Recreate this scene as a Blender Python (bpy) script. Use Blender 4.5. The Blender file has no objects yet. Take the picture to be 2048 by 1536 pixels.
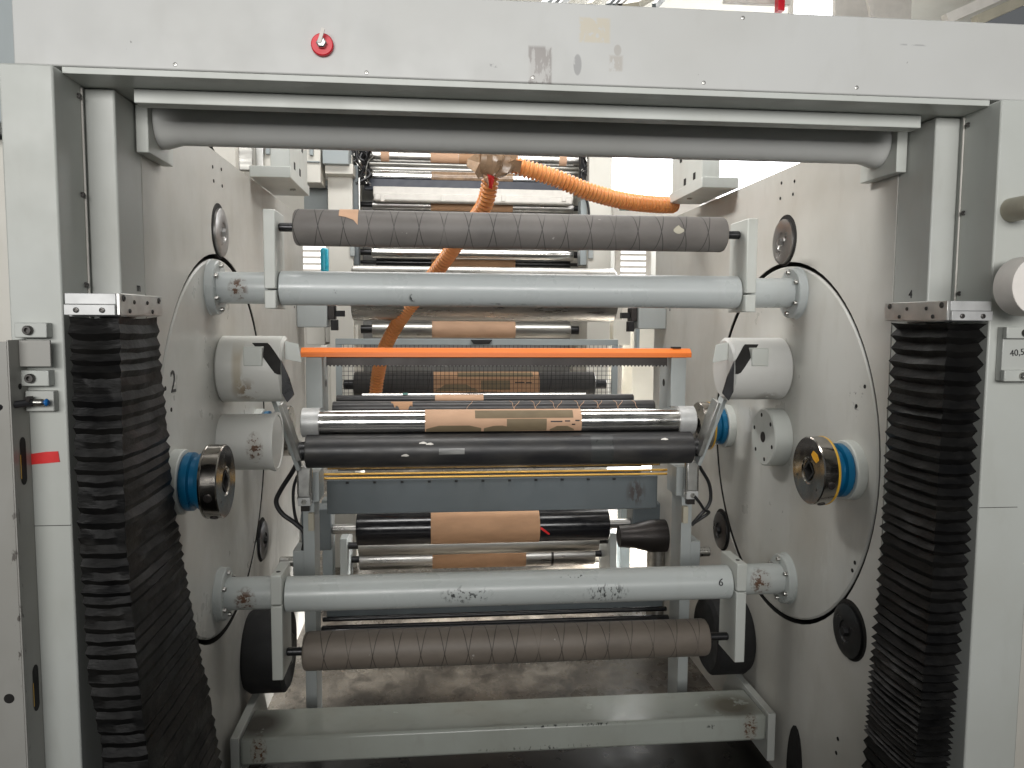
import bpy, bmesh, math, random
from math import sin, cos, pi, radians, sqrt, atan2, tan
from mathutils import Vector, Matrix
random.seed(7)
scene = bpy.context.scene
col = scene.collection

# ------------------------------------------------------------------ camera
FPX, YAW, PITCH, ROLL = 1540.0, radians(5.651), radians(4.71), radians(-.338)
CAM = Vector((-.255, 0, 1.6))
fwd = Vector((sin(YAW)*cos(PITCH), cos(YAW)*cos(PITCH), -sin(PITCH)))
r0 = Vector((cos(YAW), -sin(YAW), 0)); u0 = r0.cross(fwd)
rgt = cos(ROLL)*r0 - sin(ROLL)*u0; upv = rgt.cross(fwd)
cd = bpy.data.cameras.new('camera'); cam = bpy.data.objects.new('camera', cd); col.objects.link(cam)
cd.sensor_width = 36; cd.lens = 36*FPX/2048; cd.clip_start = .05; cd.clip_end = 100
M3 = Matrix((rgt, upv, -fwd)).transposed()
cam.matrix_world = Matrix.Translation(CAM) @ M3.to_4x4()
scene.camera = cam
def at(px, py, Y):            # survey helper: point of the hall on the vertical plane Y = const
    d = fwd + (px-1024)/FPX*rgt - (py-768)/FPX*upv
    return CAM + d*(Y/d.y)

# ------------------------------------------------------------------ light
w = bpy.data.worlds.new('World'); scene.world = w; w.use_nodes = True
bg = w.node_tree.nodes['Background']; bg.inputs[0].default_value = (.93, .97, 1, 1); bg.inputs[1].default_value = .125
def area(name, loc, target, sx, sy, power, color=(1, 1, 1), spread=180):
    l = bpy.data.lights.new(name, 'AREA'); l.shape = 'RECTANGLE'; l.size = sx; l.size_y = sy; l.energy = power; l.color = color; l.spread = radians(spread)
    o = bpy.data.objects.new(name, l); col.objects.link(o); o.location = loc
    o.rotation_euler = (Vector(target)-Vector(loc)).to_track_quat('-Z', 'Y').to_euler(); return o
area('hall_light_front', (-.6, -4.2, 2.9), (0, 1.7, 2.6), 7, 1.5, 80, (1, .985, .96), 66)
area('press_fill', (.1, 2.5, 4.4), (0, 4.6, 1.9), 3.0, .8, 50, (1, .985, .96), 120)  # unseen fill lamp placed to light the front faces of the press
area('wall_fill_left', (-1.5, 2.7, 3.6), (.95, 2.7, 2.1), 1.6, .3, 8, (1, .98, .95), 52)  # unseen fill lamp added to brighten the right side wall
area('wall_fill_right', (1.5, 2.7, 3.6), (-.95, 2.7, 2.1), 1.6, .3, 3, (1, .98, .95), 52)  # weaker unseen fill lamp added for the left side wall
area('hall_light_rear', (.3, 7.6, 4.9), (0, 6.4, 1), 5, 2.5, 130, (1, .98, .95), 120)
area('floor_patch_fill', (3.2, 6.0, 1.7), (1.0, 5.3, 0), 1.2, 1.6, 230, (1, .99, .97), 45)  # unseen lamp added on the right to brighten the floor patch
vs = scene.view_settings; vs.view_transform = 'Standard'; vs.look = 'None'; vs.gamma = 1; vs.exposure = 0; vs.use_curve_mapping = False
scene.cycles.use_denoising = True
scene.cycles.max_bounces = 8

# ------------------------------------------------------------------ materials
class NT:
    def __init__(s, name):
        s.m = bpy.data.materials.new(name); s.m.use_nodes = True; s.t = s.m.node_tree
        s.b = s.t.nodes['Principled BSDF']; s.pos = None
    def n(s, typ, **kw):
        nd = s.t.nodes.new(typ)
        for k, v in kw.items(): setattr(nd, k, v)
        return nd
    def l(s, a, b): s.t.links.new(a, b)
    def P(s):
        if s.pos is None: s.pos = s.n('ShaderNodeNewGeometry').outputs['Position']
        return s.pos
    def val(s, x, sock):
        if isinstance(x, (int, float)): sock.default_value = x
        elif isinstance(x, (tuple, list)): sock.default_value = x if len(x) == 4 or sock.type != 'RGBA' else (*x, 1)
        else: s.l(x, sock)
    def math(s, op, a, b=0.0, clamp=False):
        nd = s.n('ShaderNodeMath', operation=op, use_clamp=clamp); s.val(a, nd.inputs[0]); s.val(b, nd.inputs[1]); return nd.outputs[0]
    def vm(s, op, a, b=(0, 0, 0)):
        nd = s.n('ShaderNodeVectorMath', operation=op); s.val(a, nd.inputs[0]); s.val(b, nd.inputs[1]); return nd.outputs[0]
    def noise(s, scale, detail=4, stretch=(1, 1, 1), rough=.55, off=(0, 0, 0)):
        v = s.vm('ADD', s.vm('MULTIPLY', s.P(), stretch), off)
        nd = s.n('ShaderNodeTexNoise'); s.l(v, nd.inputs['Vector']); nd.inputs['Scale'].default_value = scale
        nd.inputs['Detail'].default_value = detail; nd.inputs['Roughness'].default_value = rough
        return nd.outputs['Fac']
    def rng(s, x, a, b, c=0., d=1.):
        nd = s.n('ShaderNodeMapRange'); s.val(x, nd.inputs[0])
        for i, v in enumerate((a, b, c, d)): nd.inputs[i+1].default_value = v
        return nd.outputs[0]
    def mix(s, f, a, b):
        nd = s.n('ShaderNodeMix', data_type='RGBA'); s.val(f, nd.inputs[0]); s.val(a, nd.inputs[6]); s.val(b, nd.inputs[7]); return nd.outputs[2]
    def boxmask(s, c, h, soft=.3, round_=False):
        v = s.vm('DIVIDE', s.vm('SUBTRACT', s.P(), c), h)
        if round_:
            nd = s.n('ShaderNodeVectorMath', operation='LENGTH'); s.l(v, nd.inputs[0]); m = nd.outputs['Value']
        else:
            sp = s.n('ShaderNodeSeparateXYZ'); s.l(s.vm('ABSOLUTE', v), sp.inputs[0])
            m = s.math('MAXIMUM', s.math('MAXIMUM', sp.outputs[0], sp.outputs[1]), sp.outputs[2])
        return s.rng(m, 1.0, 1.0-soft)
    def bump(s, h, strength, dist=.002):
        nd = s.n('ShaderNodeBump'); nd.inputs['Strength'].default_value = strength; nd.inputs['Distance'].default_value = dist
        s.l(h, nd.inputs['Height']); s.l(nd.outputs[0], s.b.inputs['Normal'])
    def done(s, colr, rough, metal=0., spec=.5):
        s.val(colr, s.b.inputs['Base Color']); s.val(rough, s.b.inputs['Roughness']); s.b.inputs['Metallic'].default_value = metal
        s.b.inputs['Specular IOR Level'].default_value = spec
        return s.m

def paint(name, base=(.50, .515, .49), rough=.42, grime=.5, chips=True, patches=(), stretch=(1, 1, 1)):
    """worn machine enamel: cloudy grime, fine speckle, a few chips; patches = (centre, half size, colour, noise scale, stretch, threshold, strength, soft, round)"""
    t = NT(name)
    d = tuple(c*.74 for c in base[:3])
    c = t.mix(t.math('MULTIPLY', t.rng(t.noise(2.3, 5, stretch), .42, .72), grime), base, (d[0]*1.03, d[1], d[2]*.93))
    c = t.mix(t.math('MULTIPLY', t.rng(t.noise(14, 6, (1, 1, .35), off=(3, 1, 7)), .56, .78), grime*.55), c, (d[0]*.9, d[1]*.87, d[2]*.8))
    if chips:
        ch = t.rng(t.noise(38, 3, (1, 1, .6), off=(9, 2, 4)), .765, .785)
        c = t.mix(t.math('MULTIPLY', ch, .65), c, (.10, .095, .085))
    for (pc, ph, pcol, sc, stv, th, stg, soft, rd) in patches:
        m = t.boxmask(pc, ph, soft, rd)
        nz = t.rng(t.noise(sc, 5, stv, .65, off=(pc[0]*7, 3, pc[2]*5)), th, th+.05) if sc else 1.0
        mm = t.math('MULTIPLY', t.math('MULTIPLY', m, nz), stg)
        c = t.mix(mm, c, pcol)
    r = t.rng(t.noise(9, 4), .3, .75, rough-.08, rough+.14)
    t.bump(t.noise(160, 2), .06, .001)
    return t.done(c, r)
RUST = (.10, .042, .018)
def rustp(c, h): return [(c, h, (.27, .22, .17), 0, (1, 1, 1), 0, .45, .9, True), (c, h, RUST, 70, (1, 1, 1), .50, .95, .5, True)]
def scuff(c, h, sc=60, th=.56, stg=.95, stv=(1, 1, .5)): return [(c, h, (.012, .013, .014), sc, stv, th, stg, .5, True)]

M = {}
M['paint'] = paint('grey_enamel')
M['paint_b'] = paint('grey_enamel_frame', (.53, .55, .52), .4, .45)
M['beam'] = paint('grey_enamel_beam', (.55, .555, .54), .42, .3, True, [
    ((.089, 1.7, 2.228), (.036, .05, .028), (.58, .51, .37), 55, (1, 1, .8), .40, .6, .15, False),
    ((-.030, 1.7, 2.150), (.027, .05, .042), (.24, .22, .21), 42, (1, 1, .35), .47, .8, .15, False),
    ((-.030, 1.7, 2.150), (.027, .05, .042), (.40, .37, .35), 0, (1, 1, 1), 0, .35, .3, False),
    ((.052, 1.7, 2.154), (.0095, .05, .024), (.30, .30, .30), 40, (1, 1, .5), .36, .8, .15, True),
    ((.137, 1.7, 2.160), (.017, .05, .019), (.43, .40, .36), 60, (1, 1, .5), .42, .75, .3, False),
    ((.140, 1.7, 2.188), (.009, .05, .013), (.40, .38, .35), 25, (1, 1, 1), .32, .75, .2, True),
    ((-.128, 1.7, 2.150), (.014, .05, .010), (.25, .25, .25), 80, (1, 1, 1), .55, .8, .3, True),
    ((.82, 1.7, 2.226), (.034, .05, .002), (.3, .3, .3), 80, (.3, 1, 1), .45, .6, .3, False)])
wallp = [((-.95, 3.2, .5), (.1, .8, .7), (.20, .20, .17), 5, (1, 1, .4), .48, .35, .9, True),
         ((.95, 2.35, .95), (.06, .2, .3), (.33, .31, .26), 6, (1, 1, .4), .45, .5, .9, True),
         ((-.95, 2.45, 1.38), (.06, .05, .06), (.14, .14, .13), 60, (1, 1, 1), .6, .8, .5, True),
         ((.95, 2.105, 1.38), (.03, .05, .055), (.06, .06, .06), 45, (1, 1, 1), .58, .85, .4, True),
         ((.95, 1.87, 1.8), (.03, .03, .2), (.16, .16, .15), 50, (1, 1, .4), .66, .6, .5, True),
         ((0, 2.5, 2.06), (1.2, 1, .12), (.42, .41, .37), 4, (1, 1, 1), .45, .4, .8, True)]
M['wall'] = paint('grey_enamel_wall', (.55, .54, .505), .36, .6, True, wallp)
M['disc'] = paint('grey_enamel_disc', (.53, .53, .50), .34, .6, True, wallp)
M['tie_up'] = paint('tie_enamel_scuffed', (.47, .50, .50), .3, .3, False, rustp((-.86, 2.43, 1.69), (.035, .06, .06)) +
    scuff((-.325, 2.43, 1.668), (.016, .05, .016), 75, .5) + scuff((-.56, 2.43, 1.69), (.012, .05, .012), 95, .6) + scuff((.22, 2.43, 1.71), (.05, .05, .012), 95, .62, .6) + scuff((-.05, 2.43, 1.652), (.14, .06, .003), 60, .5, .7, (.4, 1, 1)))
M['tie_low'] = paint('tie_enamel_scratched', (.47, .50, .49), .3, .3, False, rustp((-.86, 2.43, .70), (.04, .08, .06)) + rustp((.84, 2.43, .72), (.045, .08, .06)) +
    scuff((-.16, 2.43, .715), (.095, .06, .034), 85, .535, .9, (1, 1, .8)) + scuff((.30, 2.43, .708), (.085, .06, .040), 85, .525, .9, (1.2, 1, .45)) + scuff((.20, 2.43, .762), (.07, .06, .008), 85, .58) + scuff((-.56, 2.43, .75), (.02, .05, .006), 90, .6))
M['drum_l'] = paint('drum_enamel_oily', (.60, .60, .57), .38, .35, True, [((-.86, 2.49, 1.36), (.05, .1, .06), (.20, .13, .07), 30, (1, 1, .6), .46, .85, .7, True), ((-.88, 2.49, 1.44), (.02, .1, .09), (.36, .29, .18), 14, (1, 1, .5), .40, .6, .6, False)] + rustp((-.83, 2.49, 1.19), (.03, .08, .06)))
M['drum_r'] = paint('drum_enamel', (.60, .60, .58), .38, .35, True, [((.88, 2.5, 1.33), (.06, .1, .035), (.10, .07, .05), 24, (1, 1, 1), .42, .8, .6, True)])
M['lowbeam'] = paint('low_beam_enamel', (.36, .38, .345), .17, .7, False, rustp((-.84, 2.5, .18), (.03, .05, .06)) + rustp((.84, 2.5, .18), (.03, .05, .06)) +
    [((-.86, 2.6, .225), (.12, .12, .02), (.05, .04, .035), 12, (1, 1, 1), .35, .85, .6, True), ((.80, 2.58, .225), (.12, .1, .02), (.12, .10, .07), 14, (1, 1, 1), .4, .8, .6, True)] +
    scuff((.1, 2.5, .145), (.25, .02, .01), 60, .55) + scuff((.7, 2.5, .19), (.02, .02, .01), 60, .5) + scuff((.2, 2.5, .22), (.3, .01, .008), 70, .57))
M['guard'] = paint('guard_sheet', (.37, .365, .34), .4, .5, True, [((-1.09, 1.6, .85), (.014, .012, .5), (.10, .09, .08), 45, (1, 1, .5), .6, .9, .4, False)])
M['cream'] = paint('cream_cabinet', (.68, .66, .60), .45, .3, False)
M['blueg'] = paint('blue_grey_panel', (.34, .38, .39), .45, .3, False)
M['dkgrey'] = paint('slate_beam', (.115, .135, .145), .4, .45, False, [((.62, 3.27, .85), (.05, .1, .07), (.05, .035, .03), 30, (1, 1, .5), .45, .8, .6, True)])
M['steelbk'] = paint('press_back_panel', (.22, .22, .215), .4, .5, False)
M['unit'] = paint('splice_unit_paint', (.40, .43, .43), .4, .4, False)

def simple(name, base, rough, metal=0., nz=.25, sc=12, stretch=(1, 1, 1), spec=.5, bump=0, lo=None):
    t = NT(name); d = lo or tuple(c*.6 for c in base)
    f = t.noise(sc, 5, stretch)
    c = t.mix(t.math('MULTIPLY', t.rng(f, .4, .7), nz*2, True), base, d)
    if bump: t.bump(t.noise(sc*6, 3), bump)
    return t.done(c, t.rng(t.noise(sc*1.7, 4, stretch), .3, .7, max(.02, rough-.07), rough+.1), metal, spec)
M['chrome'] = simple('chromed_steel', (.70, .69, .67), .13, 1., .15, 5, (2, 1, 1))
M['chrome_d'] = simple('dull_steel', (.52, .51, .49), .30, 1., .3, 8, (.6, 3, 3))
M['brushed'] = simple('brushed_steel', (.46, .45, .42), .34, 1., .3, 10, (.4, 4, 4))
M['alu'] = simple('aluminium', (.62, .62, .60), .36, 1., .25, 20)
M['tin'] = simple('bracket_aluminium', (.58, .585, .58), .42, .35, .3, 15)
M['rubber'] = simple('black_rubber', (.020, .020, .022), .38, 0, .5, 6, (1, 3, 3), .5, .05, (.05, .047, .044))
M['matt'] = simple('matt_black', (.012, .012, .013), .6)
M['gloss'] = simple('gloss_black', (.010, .010, .012), .16)
M['dark'] = simple('dark_gap', (.010, .009, .008), .8)
M['pocket'] = simple('dark_oily_steel', (.045, .04, .038), .4, .6)
M['puck'] = simple('ground_steel', (.40, .39, .38), .33, 1., .3, 10)
M['puckd'] = simple('blackened_steel', (.05, .05, .052), .32, .8, .3, 10)
M['chuck'] = simple('nickelled_chuck', (.47, .445, .41), .15, 1., .5, 14, (1, 1, 1), .5, 0, (.27, .25, .225))
M['cyan'] = simple('blue_anodised', (.004, .13, .27), .32, .2, .25, 15)
M['yellow'] = simple('yellow_ring', (.62, .36, .03), .4)
M['orange'] = simple('orange_guard_profile', (.80, .19, .022), .38, 0, .1, 6, (.3, 1, 1))
M['brass'] = simple('yellow_rail', (.70, .42, .10), .3, .5, .25, 20, (.3, 1, 1))
M['kraft'] = simple('kraft_paper', (.46, .27, .155), .7, 0, .2, 20, (.4, 1, 1), .3)
M['kraft_l'] = simple('kraft_paper_pale', (.60, .38, .25), .7, 0, .15, 20, (.4, 1, 1), .3)
M['olive'] = simple('printed_olive_ink', (.20, .155, .095), .6, 0, .2, 30, (.4, 1, 1), .3)
M['tape'] = simple('brown_packing_tape', (.36, .24, .15), .22, 0, .5, 25)
M['red'] = simple('red_tape', (.75, .03, .03), .4, 0, .2, 20)
M['redp'] = simple('red_plastic', (.70, .012, .03), .35, 0, .2, 20)
M['white'] = simple('white_plastic', (.72, .69, .64), .5, 0, .12, 20)
M['papertape'] = simple('white_tape_roll', (.84, .80, .75), .6, 0, .06, 40)
M['beige'] = simple('beige_plastic', (.46, .43, .34), .5, 0, .15, 20)
M['ink'] = simple('marker_ink', (.012, .012, .014), .5)
M['screw'] = simple('black_oxide_screw', (.10, .095, .09), .35, .7, .4, 60)
M['screwl'] = simple('zinc_screw', (.50, .49, .46), .3, 1., .3, 60)
M['plug'] = simple('sensor_blue', (.01, .16, .50), .4)
M['teal'] = simple('green_cabinet', (.10, .25, .22), .5)
M['skyblue'] = simple('cyan_drum', (.02, .45, .62), .4)
M['sticker'] = simple('orange_sticker', (.85, .42, .02), .6)
M['cable'] = simple('cable_black', (.014, .014, .016), .42)
M['window'] = None
def emis(name, colr, s):
    m = bpy.data.materials.new(name); m.use_nodes = True; t = m.node_tree; t.nodes.remove(t.nodes['Principled BSDF'])
    e = t.nodes.new('ShaderNodeEmission'); e.inputs[0].default_value = (*colr, 1); e.inputs[1].default_value = s
    t.links.new(e.outputs[0], t.nodes['Material Output'].inputs[0]); return m
M['window'] = emis('daylit_window', (.96, .98, 1), 7.0)
M['window2'] = emis('daylit_blind', (1, .97, .95), 1.6)
M['lamp'] = M['white']

def groovy(name, base, p, yc, zc, w=.022, both=True, lo=None, rough=.55):
    """rubber cover with crossing helical grooves cut at pitch p round the axis (yc, zc)"""
    t = NT(name); sp = t.n('ShaderNodeSeparateXYZ'); t.l(t.P(), sp.inputs[0])
    th = t.math('DIVIDE', t.math('ARCTAN2', t.math('SUBTRACT', sp.outputs[2], zc), t.math('SUBTRACT', sp.outputs[1], yc)), 2*pi)
    xx = t.math('DIVIDE', sp.outputs[0], p)
    def line(sg):
        a = t.math('FRACT', t.math('ADD', t.math('ADD', xx, t.math('MULTIPLY', th, sg)), 50.0))
        return t.rng(t.math('ABSOLUTE', t.math('SUBTRACT', a, .5)), w*.5, w*1.3, 1, 0)
    g = line(1.0)
    if both: g = t.math('MAXIMUM', g, line(-1.0))
    fade = t.rng(t.noise(5, 3), .36, .5, .25, 1)
    g = t.math('MULTIPLY', g, fade)
    c = t.mix(t.rng(t.noise(7, 5, (1, 2, 2)), .4, .7), base, lo or tuple(b*.78 for b in base))
    sm = t.rng(t.noise(33, 4), .735, .75)
    c = t.mix(t.math('MULTIPLY', sm, .7), c, (.42, .40, .38))
    c = t.mix(t.math('MULTIPLY', g, .9), c, tuple(b*.16 for b in base))
    t.bump(t.math('SUBTRACT', t.math('MULTIPLY', t.noise(120, 2), .1), g), .25, .002)
    return t.done(c, rough)

def bellow_mat():
    t = NT('bellows_cloth')
    f = t.rng(t.noise(6, 6, (1, 1, 1.6), .65), .38, .72)
    c = t.mix(f, (.0035, .0035, .0038), (.0105, .010, .009))
    dust = t.math('MULTIPLY', t.rng(t.noise(26, 6, (.5, .5, 2)), .52, .75), .35)
    c = t.mix(dust, c, (.030, .028, .025))
    t.bump(t.noise(45, 4, (.6, .6, 1.5)), .5, .004)
    return t.done(c, t.rng(t.noise(13, 4), .3, .7, .34, .58), 0, .16)
M['bellow'] = bellow_mat()

def floor_mat():
    t = NT('oily_concrete')
    a = t.noise(1.3, 8, (1, 1, 1), .62); b = t.noise(9, 8, (1, .7, 1), .7)
    c = t.mix(t.rng(a, .40, .56), (.27, .24, .20), (.060, .050, .040))
    c = t.mix(t.math('MULTIPLY', t.rng(b, .46, .62), .8), c, (.040, .033, .027))
    s = t.rng(t.noise(30, 6, (1, .3, 1), .7), .60, .66)
    c = t.mix(t.math('MULTIPLY', s, .6), c, (.03, .025, .02))
    t.bump(b, .25, .006)
    return t.done(c, t.rng(b, .3, .7, .16, .42), 0, .5)
M['floor'] = floor_mat()

def hose_mat():
    t = NT('orange_hose')
    t.b.inputs['Transmission Weight'].default_value = .12
    t.b.inputs['Subsurface Weight'].default_value = .25
    t.b.inputs['Subsurface Radius'].default_value = (.02, .01, .004)
    c = t.mix(t.rng(t.noise(8, 4), .35, .7), (.84, .37, .13), (.72, .28, .08))
    return t.done(c, .35)
M['hose'] = hose_mat()

# ------------------------------------------------------------------ mesh helpers
class MB:
    def __init__(s): s.v = []; s.f = []
    def add(s, vs, fs):
        o = len(s.v); s.v += [tuple(p) for p in vs]; s.f += [tuple(i+o for i in q) for q in fs]; return s
    def box(s, x0, x1, y0, y1, z0, z1):
        x0, x1 = min(x0, x1), max(x0, x1); y0, y1 = min(y0, y1), max(y0, y1); z0, z1 = min(z0, z1), max(z0, z1)
        return s.add([(x0, y0, z0), (x1, y0, z0), (x1, y1, z0), (x0, y1, z0), (x0, y0, z1), (x1, y0, z1), (x1, y1, z1), (x0, y1, z1)],
              [(0, 3, 2, 1), (4, 5, 6, 7), (0, 1, 5, 4), (1, 2, 6, 5), (2, 3, 7, 6), (3, 0, 4, 7)])
    def prism(s, poly, axis, a, b):      # polygon in the plane across axis, extruded from a to b
        n = len(poly)
        def pt(q, h): return {'x': (h, q[0], q[1]), 'y': (q[0], h, q[1]), 'z': (q[0], q[1], h)}[axis]
        vs = [pt(q, a) for q in poly]+[pt(q, b) for q in poly]
        fs = [tuple(range(n))[::-1], tuple(range(n, 2*n))]+[(i, (i+1) % n, n+(i+1) % n, n+i) for i in range(n)]
        return s.add(vs, fs)
    def lathe(s, prof, y, z, seg=40, axis='x', x=0, caps=True):   # profile (along, r) round an axis through (y,z)
        n = len(prof); vs = []; fs = []
        for a, r in prof:
            for k in range(seg):
                t = 2*pi*k/seg; p, q = r*cos(t), r*sin(t)
                vs.append({'x': (a, y+p, z+q), 'y': (x+p, a, z+q), 'z': (x+p, y+q, a)}[axis])
        for i in range(n-1):
            for k in range(seg):
                k2 = (k+1) % seg; fs.append((i*seg+k, i*seg+k2, (i+1)*seg+k2, (i+1)*seg+k))
        if caps and prof[0][1] > 1e-6: fs.append(tuple(range(seg))[::-1])
        if caps and prof[-1][1] > 1e-6: fs.append(tuple(range((n-1)*seg, n*seg)))
        return s.add(vs, fs)
    def xcyl(s, x0, x1, y, z, r, bev=.003, seg=40):
        x0, x1 = min(x0, x1), max(x0, x1)
        return s.lathe([(x0, r-bev), (x0+bev, r), (x1-bev, r), (x1, r-bev)], y, z, seg)
    def tube(s, pts, r, seg=10, rfun=None, caps=True):
        pts = [Vector(p) for p in pts]; n = len(pts); vs = []; fs = []
        ref = Vector((0.13, .2, .97)); prev = None
        for i, p in enumerate(pts):
            t = (pts[min(i+1, n-1)]-pts[max(i-1, 0)]).normalized()
            if prev is None: a = t.cross(ref).normalized()
            else: a = (prev - t*prev.dot(t)).normalized()
            prev = a; b = t.cross(a); rr = rfun(i) if rfun else r
            for k in range(seg):
                g = 2*pi*k/seg; vs.append(p+a*cos(g)*rr+b*sin(g)*rr)
        for i in range(n-1):
            for k in range(seg):
                k2 = (k+1) % seg; fs.append((i*seg+k, i*seg+k2, (i+1)*seg+k2, (i+1)*seg+k))
        if caps: fs += [tuple(range(seg))[::-1], tuple(range((n-1)*seg, n*seg))]
        return s.add(vs, fs)
    def bar(s, p, q, w, h, up=(0, 0, 1)):     # square bar from p to q
        p, q = Vector(p), Vector(q); d = (q-p).normalized(); a = d.cross(Vector(up)).normalized(); b = a.cross(d)
        vs = [e+a*i*w/2+b*j*h/2 for e in (p, q) for i, j in ((-1, -1), (1, -1), (1, 1), (-1, 1))]
        return s.add(vs, [(3, 2, 1, 0), (4, 5, 6, 7), (0, 1, 5, 4), (1, 2, 6, 5), (2, 3, 7, 6), (3, 0, 4, 7)])
    def wrap(s, y, z, r, xs, tops, bots, th=.0012, n=12):   # thin sheet wrapped on a roller: edges given as angles per x
        vs = []; fs = []; m = n+1
        for rr in (r+th, r):
            for x, t0, t1 in zip(xs, tops, bots):
                for k in range(m):
                    t = t0+(t1-t0)*k/n; vs.append((x, y+rr*cos(t), z+rr*sin(t)))
        L = len(xs); o = L*m
        for i in range(L-1):
            for k in range(n):
                a = i*m+k; q = (a, a+1, a+m+1, a+m); fs.append(q); fs.append(tuple(j+o for j in q[::-1]))
        for i in range(L-1):
            for k in (0, n): a = i*m+k; fs.append((a, a+m, a+m+o, a+o))
        for i in (0, L-1):
            for k in range(n): a = i*m+k; fs.append((a, a+1, a+1+o, a+o))
        return s.add(vs, fs)
    def mesh(s, name, mat, sharp=35):
        me = bpy.data.meshes.new(name); me.from_pydata(s.v, [], s.f); me.update()
        bm = bmesh.new(); bm.from_mesh(me); bmesh.ops.recalc_face_normals(bm, faces=bm.faces[:]); bm.to_mesh(me); bm.free()
        me.polygons.foreach_set('use_smooth', [True]*len(me.polygons)); me.set_sharp_from_angle(angle=radians(sharp))
        me.materials.append(mat); return me
    def build(s, name, mat, parent=None, bevel=0, sharp=35):
        o = bpy.data.objects.new(name, s.mesh(name, M[mat] if isinstance(mat, str) else mat, sharp)); col.objects.link(o)
        if parent is not None:
            o.parent = parent
            if parent.type == 'EMPTY': o.location = -parent.location
        if bevel:
            b = o.modifiers.new('edge', 'BEVEL'); b.width = bevel; b.segments = 2; b.limit_method = 'ANGLE'; b.angle_limit = radians(40)
        return o
def tag(o, label, cat, group=None, kind=None):
    if label: o['label'] = label
    if cat: o['category'] = cat
    if group: o['group'] = group
    if kind: o['kind'] = kind
    return o
def thing(name, label, cat, loc=(0, 0, 0), group=None):
    o = bpy.data.objects.new(name, None); col.objects.link(o); o.location = loc; o.empty_display_size = .05
    return tag(o, label, cat, group)
AX = {'x': (0, pi/2, 0), '-x': (0, -pi/2, 0), '-y': (pi/2, 0, 0), 'y': (-pi/2, 0, 0), 'z': (0, 0, 0), '-z': (pi, 0, 0)}
_sm = {}
def screw(parent, p, axis, r=.006, mat='screw', h=None, name='screw'):
    h = h or r*.9; key = (round(r, 5), round(h, 5), mat)
    if key not in _sm:
        mb = MB(); mb.lathe([(0, r), (h*.8, r), (h, r*.85), (h, r*.5), (h*.35, r*.48), (h*.35, 0.0)], 0, 0, 14, 'z'); _sm[key] = mb.mesh('screw', M[mat], 40)
    o = bpy.data.objects.new(name, _sm[key]); col.objects.link(o); o.parent = parent
    o.location = Vector(p)-(parent.location if parent.type == 'EMPTY' else Vector()); o.rotation_euler = AX[axis]; return o
def text(name, s, parent, loc, rot, size, mat='ink', ext=.0004):
    cu = bpy.data.curves.new(name, 'FONT'); cu.body = s; cu.size = size; cu.extrude = ext; cu.align_x = 'CENTER'; cu.align_y = 'CENTER'
    cu.materials.append(M[mat]); tmp = bpy.data.objects.new(name+'_curve', cu); col.objects.link(tmp); bpy.context.view_layer.update()
    me = bpy.data.meshes.new_from_object(tmp.evaluated_get(bpy.context.evaluated_depsgraph_get())); bpy.data.objects.remove(tmp)
    o = bpy.data.objects.new(name, me); col.objects.link(o); o.parent = parent
    o.location = Vector(loc)-(parent.location if parent.type == 'EMPTY' else Vector()); o.rotation_euler = rot; return o
def spline(pts, n=10):
    P = [Vector(p) for p in pts]; P = [2*P[0]-P[1]]+P+[2*P[-1]-P[-2]]; out = []
    for i in range(1, len(P)-2):
        for k in range(n):
            t = k/n; a, b, c, d = P[i-1:i+3]
            out.append(.5*((2*b)+(c-a)*t+(2*a-5*b+4*c-d)*t*t+(3*b-a-3*c+d)*t**3))
    out.append(P[-2]); return out
D = radians
SIDES = ((-1, 'left'), (1, 'right'))

# ------------------------------------------------------------------ setting
fl = MB().add([(-7, -3, 0), (7, -3, 0), (7, 12, 0), (-7, 12, 0)], [(0, 1, 2, 3)]).build('floor', 'floor'); tag(fl, None, None, None, 'structure')
dark_sheet = MB().add([(-.94, .9, .004), (.94, .9, .004), (.94, 2.74, .004), (-.94, 2.74, .004)], [(0, 1, 2, 3)]).build('floor_dark_sheet', simple('near_black_floor', (.012, .011, .010), .3, 0, .4, 6)); tag(dark_sheet, None, None, None, 'structure')  # flat near-black sheet laid on the floor in front of and under the bottom beam
hw = MB().box(-6.5, 6.5, 10.0, 10.15, 0, 5.4).build('wall_back', 'cream'); tag(hw, None, None, None, 'structure')
hc = MB().box(-6.5, 6.5, 2.2, 10.0, 5.4, 5.5).build('ceiling', 'cream'); tag(hc, None, None, None, 'structure')

# ------------------------------------------------------------------ machine frame
DY, DZ, DR = 2.585, 1.185, .606
frame = thing('unwinder_frame', 'light grey steel machine frame with top cross beam, columns and side walls', 'machine frame', (0, 2.6, 0))
beam = MB().box(-1.105, 1.45, 1.70, 2.02, 2.112, 2.283).build('cross_beam', 'beam', frame, .003)
MB().box(-1.0143, 1.0143, 1.7025, 2.01, 2.0985, 2.1115).build('beam_lip', 'paint_b', beam, .001)
for x, z in ((-.79, 2.123), (-.40, 2.121), (-.045, 2.124), (.335, 2.126), (.69, 2.128), (.42, 2.268)): screw(beam, (x, 1.701, z), '-y', .0042, 'screwl', .002)
pl = thing('red_plug', 'red round plastic plug with a bent metal tab on the top beam', 'plug', (-.490, 1.70, 2.172))
MB().lathe([(1.688, .012), (1.688, .021), (1.690, .023), (1.6995, .023)], 0, 2.172, 28, 'y', -.490).build('plug_ring', 'redp', pl)
MB().lathe([(1.676, .008), (1.679, .011), (1.689, .011)], 0, 2.172, 6, 'y', -.490).build('hex_nut', 'alu', pl)
MB().bar((-.494, 1.674, 2.170), (-.484, 1.668, 2.197), .007, .003, (0, 1, 0)).build('metal_tab', 'white', pl)
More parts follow.
